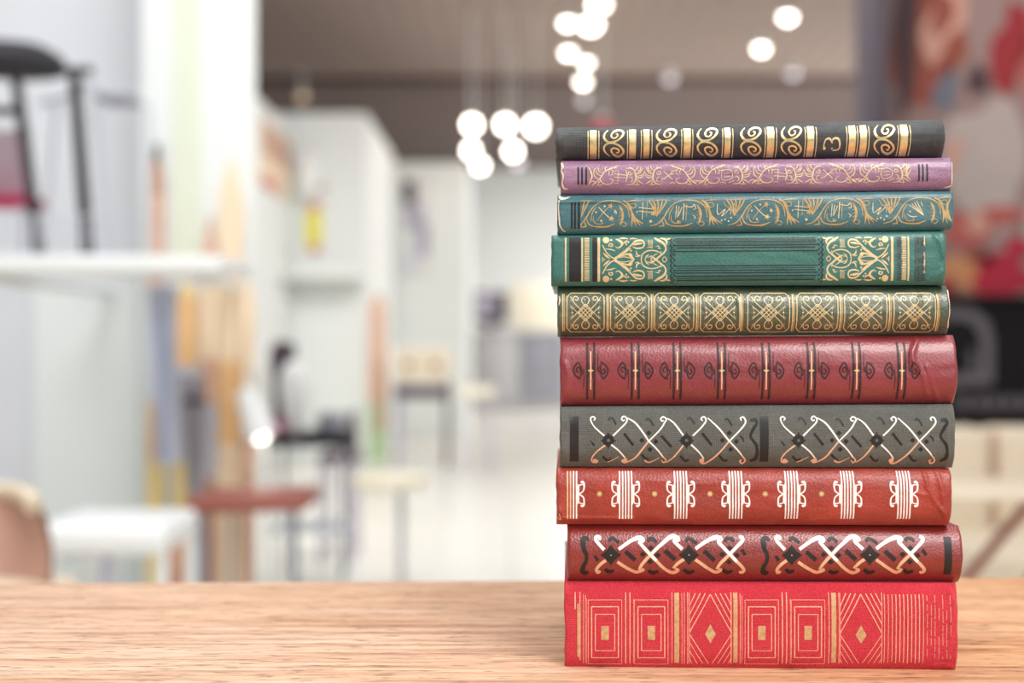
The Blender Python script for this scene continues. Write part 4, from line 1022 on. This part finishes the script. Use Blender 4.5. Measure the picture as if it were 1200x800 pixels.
# ------------------------------------------------------------------ middle of the shop
y = 5.0
t = empty('stool', (X(457, y), y, 0), 'cream round stool on a single post, right of the black table', 'stool')
zc = Z(556, y)
part(t, 'seat', M['cream'], MB().lathe([(.001, -.045), (.12, -.045), (.134, -.03), (.136, -.012), (.125, 0), (.001, .002)], (X(457, y), y, zc), 36))
part(t, 'post', M['midgrey'], MB().tube([(X(470, y), y, zc-.04), (X(470, y), y, .015)], .014))
part(t, 'base', M['midgrey'], MB().lathe([(.001, 0), (.11, 0), (.11, .01), (.02, .02), (.001, .02)], (X(470, y), y, 0)))
y = 10.0
t = empty('stool', (X(559, y), y, 0), 'tall cream stool with thin legs near the end of the white walls', 'stool')
zc = Z(453, y)
part(t, 'seat', M['cream'], MB().box(X(540, y), X(579, y), y-.11, y+.11, zc-.07, zc, .015))
for px, yy in ((544, y-.09), (575, y-.09), (544, y+.09), (575, y+.09)):
    part(t, 'leg', M['lilac'] if px > 560 else M['palewire'], MB().tube([(X(px, y), yy, zc-.06), (X(px, y), yy, 0)], .012))
y = 10.6
t = empty('cabinet', (X(495, y), y, 0), 'small cream cabinet on dark legs below the wall picture', 'cabinet')
z0, z1 = Z(446, y), Z(408, y)
part(t, 'body', M['cream'], MB().box(X(463, y), X(528, y), y-.15, y+.15, z0, z1, .01))
for a, c in ((465.5, 494), (497, 525.5)):
    d = part(t, 'drawer', M['creamfab'], MB().box(X(a, y), X(c, y), y-.165, y-.15, z0+.02, z1-.02, .004))
    part(d, 'knob', M['plum'], MB().lathe([(.001, -.03), (.022, -.025), (.026, -.01), (.015, 0), (.001, 0)], (X((a+c)/2, y), y-.17, (z0+z1)/2), 14)) if False else None
    kb = MB().lathe([(.001, -.03), (.022, -.025), (.026, -.01), (.015, .004), (.001, .004)], (0, 0, 0), 14, 0, Matrix.Rotation(-PI/2, 3, 'X'))
    kb.v = [(v[0]+X((a+c)/2, y)-t.location.x, v[1]*-1*-1+(y-.165)-t.location.y, v[2]+(z0+z1)/2) for v in kb.v]
    kb.build('knob', M['plum'], d)
part(t, 'lower_shelf', M['plum'], MB().box(X(464, y), X(527, y), y-.14, y+.14, Z(466, y), Z(452, y), .006))
for px, yy in ((467, y-.12), (524, y-.12), (467, y+.12), (524, y+.12)):
    part(t, 'leg', M['plum'] if px > 500 else M['lilac'], MB().tube([(X(px, y), yy, z0+.01), (X(px, y), yy, 0)], .016))
# wall fittings on the white blocks
y = 11.2
t = empty('wall_shelf', (X(372, y), y, Z(322, y)), 'white ledge low on the white block behind the partition', 'shelf')
part(t, 'shelf_board', M['lacquer'], MB().box(X(302, y), X(428, y), y-.45, y, Z(324, y-.45), Z(316, y-.45), .006))
t = empty('picture', (-1.74, 10.4, Z(190, 10.4)), 'brown and white picture on the far white side wall', 'picture')
def sidepanel(Y0, Y1, p0, p1, mi, off, mb):
    mb.box(-1.74, -1.74+off, Y0, Y1, p0, p1, .002, mi)
b = MB(); sidepanel(9.76, 11.08, Z(228, 10.4), Z(152, 10.4), 0, .02, b); sidepanel(9.80, 11.04, Z(192, 10.4), Z(155, 10.4), 1, .026, b); sidepanel(9.80, 11.04, Z(206, 10.4), Z(194, 10.4), 2, .026, b); sidepanel(9.80, 10.4, Z(226, 10.4), Z(214, 10.4), 3, .026, b)
part(t, 'panel', [M['creamfab'], M['brown'], M['tanwood'], M['redcard']], b)
t = empty('wall_lamp', (X(362, y), y, Z(205, y)), 'white oval wall lamp beside the brown picture', 'lamp')
part(t, 'lamp_shade', M['lacquer'], MB().lathe([(.001, -.20), (.05, -.18), (.085, -.08), (.09, .05), (.06, .16), (.001, .19)], (X(362, y), y-.1, Z(205, y)), 24))
part(t, 'bracket', M['brown'], MB().tube([(X(362, y), y-.1, Z(226, y)), (X(378, y), y-.03, Z(220, y)), (X(382, y), y, Z(218, y))], .015))
b = MB(); b.box(X(358, y), X(377, y), y-.02, y, Z(288, y), Z(246, y), .003, 0); b.box(X(361, y), X(376, y), y-.022, y, Z(245, y), Z(238, y), .002, 1); b.box(X(362, y), X(376, y), y-.022, y, Z(296, y), Z(289, y), .002, 1)
tag(b.build('wall_card', [M['lime'], M['redcard']]), 'lime yellow card on the white block above the ledge', 'card')
t = empty('painted_board', (X(442, 11.0), 11.0, 0), 'brown and green standing board at the corner of the white block', 'board')
b = MB(); xx = X(443, 11.0); y = 11.0
b.prism([(xx-.075, 0), (xx+.075, 0), (xx+.075, Z(470, y)), (xx-.075, Z(470, y))], y, y+.03, 0)
b.prism([(xx-.075, Z(470, y)), (xx+.075, Z(470, y)), (xx+.06, Z(360, y)), (xx+.01, Z(342, y)), (xx-.06, Z(352, y))], y, y+.03, 1)
b.prism([(xx-.02, .2), (xx+.06, .25), (xx+.05, Z(430, y)), (xx-.02, Z(420, y))], y-.006, y, 2)
part(t, 'panel', [M['green'], M['rust'], M['brown']], b, smooth=False)
y = 13.75
t = empty('picture', (X(487, y), y, Z(270, y)), 'violet grey picture on the second white block', 'picture')
b = MB(); b.box(X(471, y), X(506, y), y-.03, y, Z(325, y), Z(208, y), .004, 0)
for (a, c, r0, r1, mi) in ((473, 488, 212, 240, 1), (476, 496, 240, 268, 2), (488, 503, 262, 300, 2), (474, 486, 290, 322, 3)): b.box(X(a, y), X(c, y), y-.036, y-.028, Z(r1, y), Z(r0, y), .002, mi)
part(t, 'panel', [M['lampwhite'], M['plum'], M['violetgrey'], M['palewire']], b)
y = 19.0
t = empty('counter', (1.0, y, 0), 'grey counter in front of the back wall', 'counter')
xa, xb = X(553, y), 2.6
part(t, 'body', M['midgrey'], MB().box(xa, xb, y, y+.7, .04, 1.06, .01))
part(t, 'worktop', M['lampwhite'], MB().box(xa-.03, xb+.03, y-.04, y+.74, 1.06, 1.10, .01))
for k in range(5): part(t, 'panel', M['greywire'] if k % 2 else M['midgrey'], MB().box(xa+.05+k*.62, xa+.60+k*.62, y-.02, y, .12, 1.0, .006))
t = empty('monitor', (X(573, y), y+.3, 1.10), 'dark monitor on the grey counter', 'monitor')
part(t, 'housing', M['plum'], MB().box(X(555, y), X(594, y), y+.28, y+.36, 1.16, Z(341, y), .01))
part(t, 'screen', M['violetgrey'], MB().box(X(557, y), X(578, y), y+.27, y+.28, 1.24, Z(345, y), .003), 'pale left half of the screen')
part(t, 'stand', M['plum'], MB().box(X(566, y), X(582, y), y+.24, y+.40, 1.10, 1.165, .005))
tag(MB().box(X(598, y), X(668, y), y+.15, y+.55, 1.10, Z(331, y), .02).build('box', M['cream']), 'large cream box on the grey counter', 'box')

# ------------------------------------------------------------------ lamps of the hall
CZ = 3.70
def pendant(px, py, Y, r, kind='bulb', label=''):
    x, _, z = P(px, py, Y)
    t = empty('pendant_lamp', (x, Y, CZ if Y < 14.9 else 3.62), label, 'lamp', 'lamps hanging in the hall')
    top = t.location.z
    part(t, 'cord', M['lampwhite'], MB().tube([(x, Y, top), (x, Y, z+r)], .006, 6))
    part(t, 'socket', M['lampwhite'], MB().lathe([(.001, r*1.5), (r*.4, r*1.45), (r*.55, r*.7), (r*.4, r*.5), (.001, r*.5)], (x, Y, z), 14))
    part(t, 'bulb', M[kind], MB().lathe([(max(.001, r*math.sin(PI*k/10)), -r*math.cos(PI*k/10)) for k in range(11)], (x, Y, z), 18))
    return t
for px, py, Y, r, kind, lab in (
    (553, 146, 12.0, .058, 'bulb', 'pendant bulb, upper left of the low cluster left of the books'), (592, 146, 12.0, .058, 'bulb', 'pendant bulb, upper middle of the low cluster left of the books'),
    (628, 148, 12.0, .068, 'bulb', 'pendant bulb, upper right and largest of the low cluster'), (552, 176, 13.0, .054, 'bulb', 'pendant bulb, second row left in the low cluster'),
    (563, 194, 13.4, .05, 'bulb', 'lowest pendant bulb of the low cluster'), (601, 177, 13.0, .056, 'bulb', 'pendant bulb, second row right in the low cluster'), (607, 191, 13.6, .045, 'bulbdim', 'dim pendant bulb at the lower right of the low cluster')):
    pendant(px, py, Y, r, kind, lab)
def spot(px, py, r, kind, label, Y=None):
    Y = Y or min(14.6, (CZ-.10-HC)*F/(400-py)); x, _, z = P(px, py, Y)
    t = empty('ceiling_spotlight', (x, Y, CZ), label, 'lamp', 'spotlights on the slatted ceiling')
    part(t, 'stem', M['lampwhite'], MB().tube([(x, Y, CZ), (x, Y, z+r*.9)], .015, 8))
    part(t, 'housing', M['lampwhite'], MB().lathe([(.001, r*1.4), (r*.8, r*1.3), (r*1.05, r*.2), (r*1.0, -.1*r), (.001, -.05*r)], (x, Y, z), 18))
    part(t, 'bulb', M[kind], MB().lathe([(max(.001, r*.95*math.sin(PI*k/10)), -r*.95*math.cos(PI*k/10)) for k in range(11)], (x, Y, z), 18))
for px, py, r, kind, lab in (
    (702, 3, .075, 'bulb', 'ceiling spotlight at the top edge of the spotlight chain'), (692, 26, .085, 'bulb', 'brightest spotlight of the chain above the books'),
    (665, 25, .055, 'bulb', 'upper of the two left spotlights beside the chain'), (666, 60, .055, 'bulb', 'lower of the two left spotlights beside the chain'),
    (687, 72, .048, 'bulb', 'middle spotlight of the chain above the books'), (683, 94, .06, 'bulb', 'second lowest spotlight of the chain above the books'), (684, 117, .05, 'bulbdim', 'lowest dim spotlight of the chain above the books'),
    (923, 18, .058, 'bulb', 'bright spotlight highest at the right of the ceiling'), (892, 55, .058, 'bulb', 'bright spotlight below and left of the highest right one'),
    (785, 91, .055, 'bulbdim', 'faint spotlight on the ceiling above the middle of the books'), (929, 85, .055, 'bulbdim', 'faint spotlight below the bright right pair'),
    (354, 112, .05, 'bulbwarm', 'faint warm spotlight above the white block at the left')):
    spot(px, py, r, kind, lab)
pendant(706, 152, 11.0, .085, 'redglass', 'red glass pendant just above the black book')

# ------------------------------------------------------------------ right: picture wall, black counter, sofa
y = 7.0
t = empty('poster', (X(1130, y), y+.08, Z(345, y)), 'large printed poster in reds and pale pinks behind the stack at the right', 'poster')
cols = {'rp': (150, 122, 116), 'brickc': (146, 74, 58), 'skin': (202, 150, 132), 'pale': (178, 162, 156), 'red': (150, 40, 46), 'dk': (76, 54, 56), 'blueg': (108, 110, 122), 'ora': (206, 140, 96), 'crim': (178, 34, 58), 'hand': (178, 92, 84)}
pm = [mat('print_'+k, c, .7, var=.10, scale=14) for k, c in cols.items()]; kk = list(cols)
b = MB(); b.box(X(1043, y), X(1440, y), y+.05, y+.07, 0, 3.6, .003, 0)
def blob(cx, cy, rx, ry, k, rot=0., lay=1):
    n = 26; pts = []
    for i in range(n):
        a = 2*PI*i/n; q = 1+.13*math.sin(3*a+cx)+.08*math.sin(5*a+cy)
        ex, ey = rx*q*math.cos(a), ry*q*math.sin(a)
        pts.append((X(cx+ex*math.cos(rot)-ey*math.sin(rot), y), Z(cy+ex*math.sin(rot)+ey*math.cos(rot), y)))
    pts = [(min(X(1438, y), max(X(1045, y), p[0])), max(Z(344, y), p[1])) for p in pts]
    b.prism(pts, y+.05-.0012*lay, y+.05, kk.index(k))
blob(1080, 50, 36, 76, 'brickc'); blob(1066, 30, 14, 100, 'dk', .05, 2); blob(1112, 30, 26, 50, 'skin', .2, 2); blob(1108, 14, 12, 26, 'brickc', .3, 3); blob(1120, 60, 14, 30, 'brickc', .5, 3)
blob(1165, 60, 42, 60, 'rp', 0, 1); blob(1160, 190, 50, 76, 'pale', 0, 2); blob(1112, 105, 14, 26, 'blueg', .3, 3); blob(1150, 92, 14, 18, 'dk', 0, 4); blob(1186, 60, 20, 48, 'red', .25, 4)
blob(1196, 24, 14, 24, 'red', 0, 5); blob(1122, 180, 8, 22, 'skin', .2, 4); blob(1134, 268, 34, 20, 'hand', .2, 5); blob(1176, 252, 30, 12, 'hand', -.1, 5); blob(1150, 262, 14, 12, 'skin', 0, 6)
blob(1130, 318, 34, 20, 'ora', .25, 6); blob(1176, 322, 34, 26, 'crim', .1, 7); blob(1196, 290, 14, 14, 'crim', 0, 8); blob(1112, 336, 12, 10, 'red', 0, 8); blob(1150, 300, 18, 8, 'brickc', .2, 7)
blob(1240, 80, 40, 90, 'hand', 0, 1); blob(1250, 250, 40, 60, 'pale', 0, 2); blob(1300, 160, 40, 120, 'brickc', 0, 3); blob(1380, 150, 40, 150, 'rp', 0, 3)
part(t, 'print', pm, b, smooth=False)
y = 6.3
t = empty('counter', (X(1200, y), y, 0), 'black counter with a grey emblem under the poster', 'counter')
part(t, 'body', M['blackpanel'], MB().box(X(1060, y), X(1420, y), y, y+.6, 0, Z(352, y), .008))
part(t, 'worktop', M['blackpanel'], MB().box(X(1058, y), X(1422, y), y-.02, y+.62, Z(352, y), Z(346, y), .004))
b = MB(); pts = []
out = [(1104, 360), (1140, 362), (1158, 376), (1164, 400), (1163, 450), (1104, 452)]
inn = [(1104, 374), (1134, 375), (1146, 386), (1150, 404), (1149, 437), (1104, 439)]
vs = [(X(p[0], y), y-.008, Z(p[1], y)) for p in out+inn]; vs += [(a_, y, c_) for a_, _, c_ in vs]; n6 = 6; fs = []
for i in range(5): fs += [(i, i+1, i+1+n6, i+n6), (12+i+1, 12+i, 12+i+n6, 12+i+1+n6), (i+1, i, 12+i, 13+i), (i+6, i+7, 19+i, 18+i)]
fs += [(0, 6, 18, 12), (5, 17, 23, 11)]
b.add(vs, fs); b.box(X(1136, y), X(1143, y), y-.008, y, Z(437, y), Z(410, y), .001)
part(t, 'emblem', M['emblem'], b, 'grey rounded letter-like emblem', smooth=False)
b = MB()
for (a, c) in ((1122, 1134), (1142, 1154), (1160, 1172), (1178, 1190), (1196, 1208)): b.box(X(a, y), X(c, y), y-.006, y, Z(480, y), Z(464, y), .003)
part(t, 'trim_row', M['emblem'], b)
y = 4.0
t = empty('sofa', (X(1230, y), y, 0), 'cream fabric sofa behind the right end of the table', 'sofa')
part(t, 'backrest', M['creamfab'], MB().box(X(1085, y), X(1166, y)-.003, y, y+.18, .18, Z(502, y), .03, seg=4))
part(t, 'backrest', M['creamfab'], MB().box(X(1166, y)+.003, X(1330, y), y, y+.18, .18, Z(502, y), .03, seg=4))
part(t, 'piping', M['brown'], MB().tube([P(1166, 505, y-.004), P(1168, 560, y-.004), P(1164, 612, y-.004)], .005), 'brown seam')
part(t, 'seat', M['creamfab'], MB().box(X(1085, y), X(1330, y), y-.5, y, .24, .40, .03, seg=4))
part(t, 'base', M['lilac'], MB().box(X(1090, y), X(1326, y), y-.47, y+.16, .08, .24, .01))
for px, yy in ((1095, y-.44), (1320, y-.44), (1095, y+.12), (1320, y+.12)): part(t, 'leg', M['brown'], MB().tube([(X(px, y), yy, .09), (X(px, y), yy, 0)], .018))
y = 2.9
t = empty('folding_stool', (X(1107, y), y, 0), 'folding stool with slanting brown legs behind the stack at the right', 'stool')
fl = 400+HC*F/y
for yy in (y-.14, y+.14):
    part(t, 'leg', M['brownred'], MB().tube([(X(962, y), yy, .004), (X(1252, y), yy, Z(578, y))], .012))
    part(t, 'leg', M['brownred'], MB().tube([(X(1252, y), yy+.026, .004), (X(962, y), yy+.026, Z(578, y))], .012))
part(t, 'seat', M['creamfab'], MB().box(X(955, y), X(1259, y), y-.17, y+.19, Z(578, y), Z(570, y), .005))
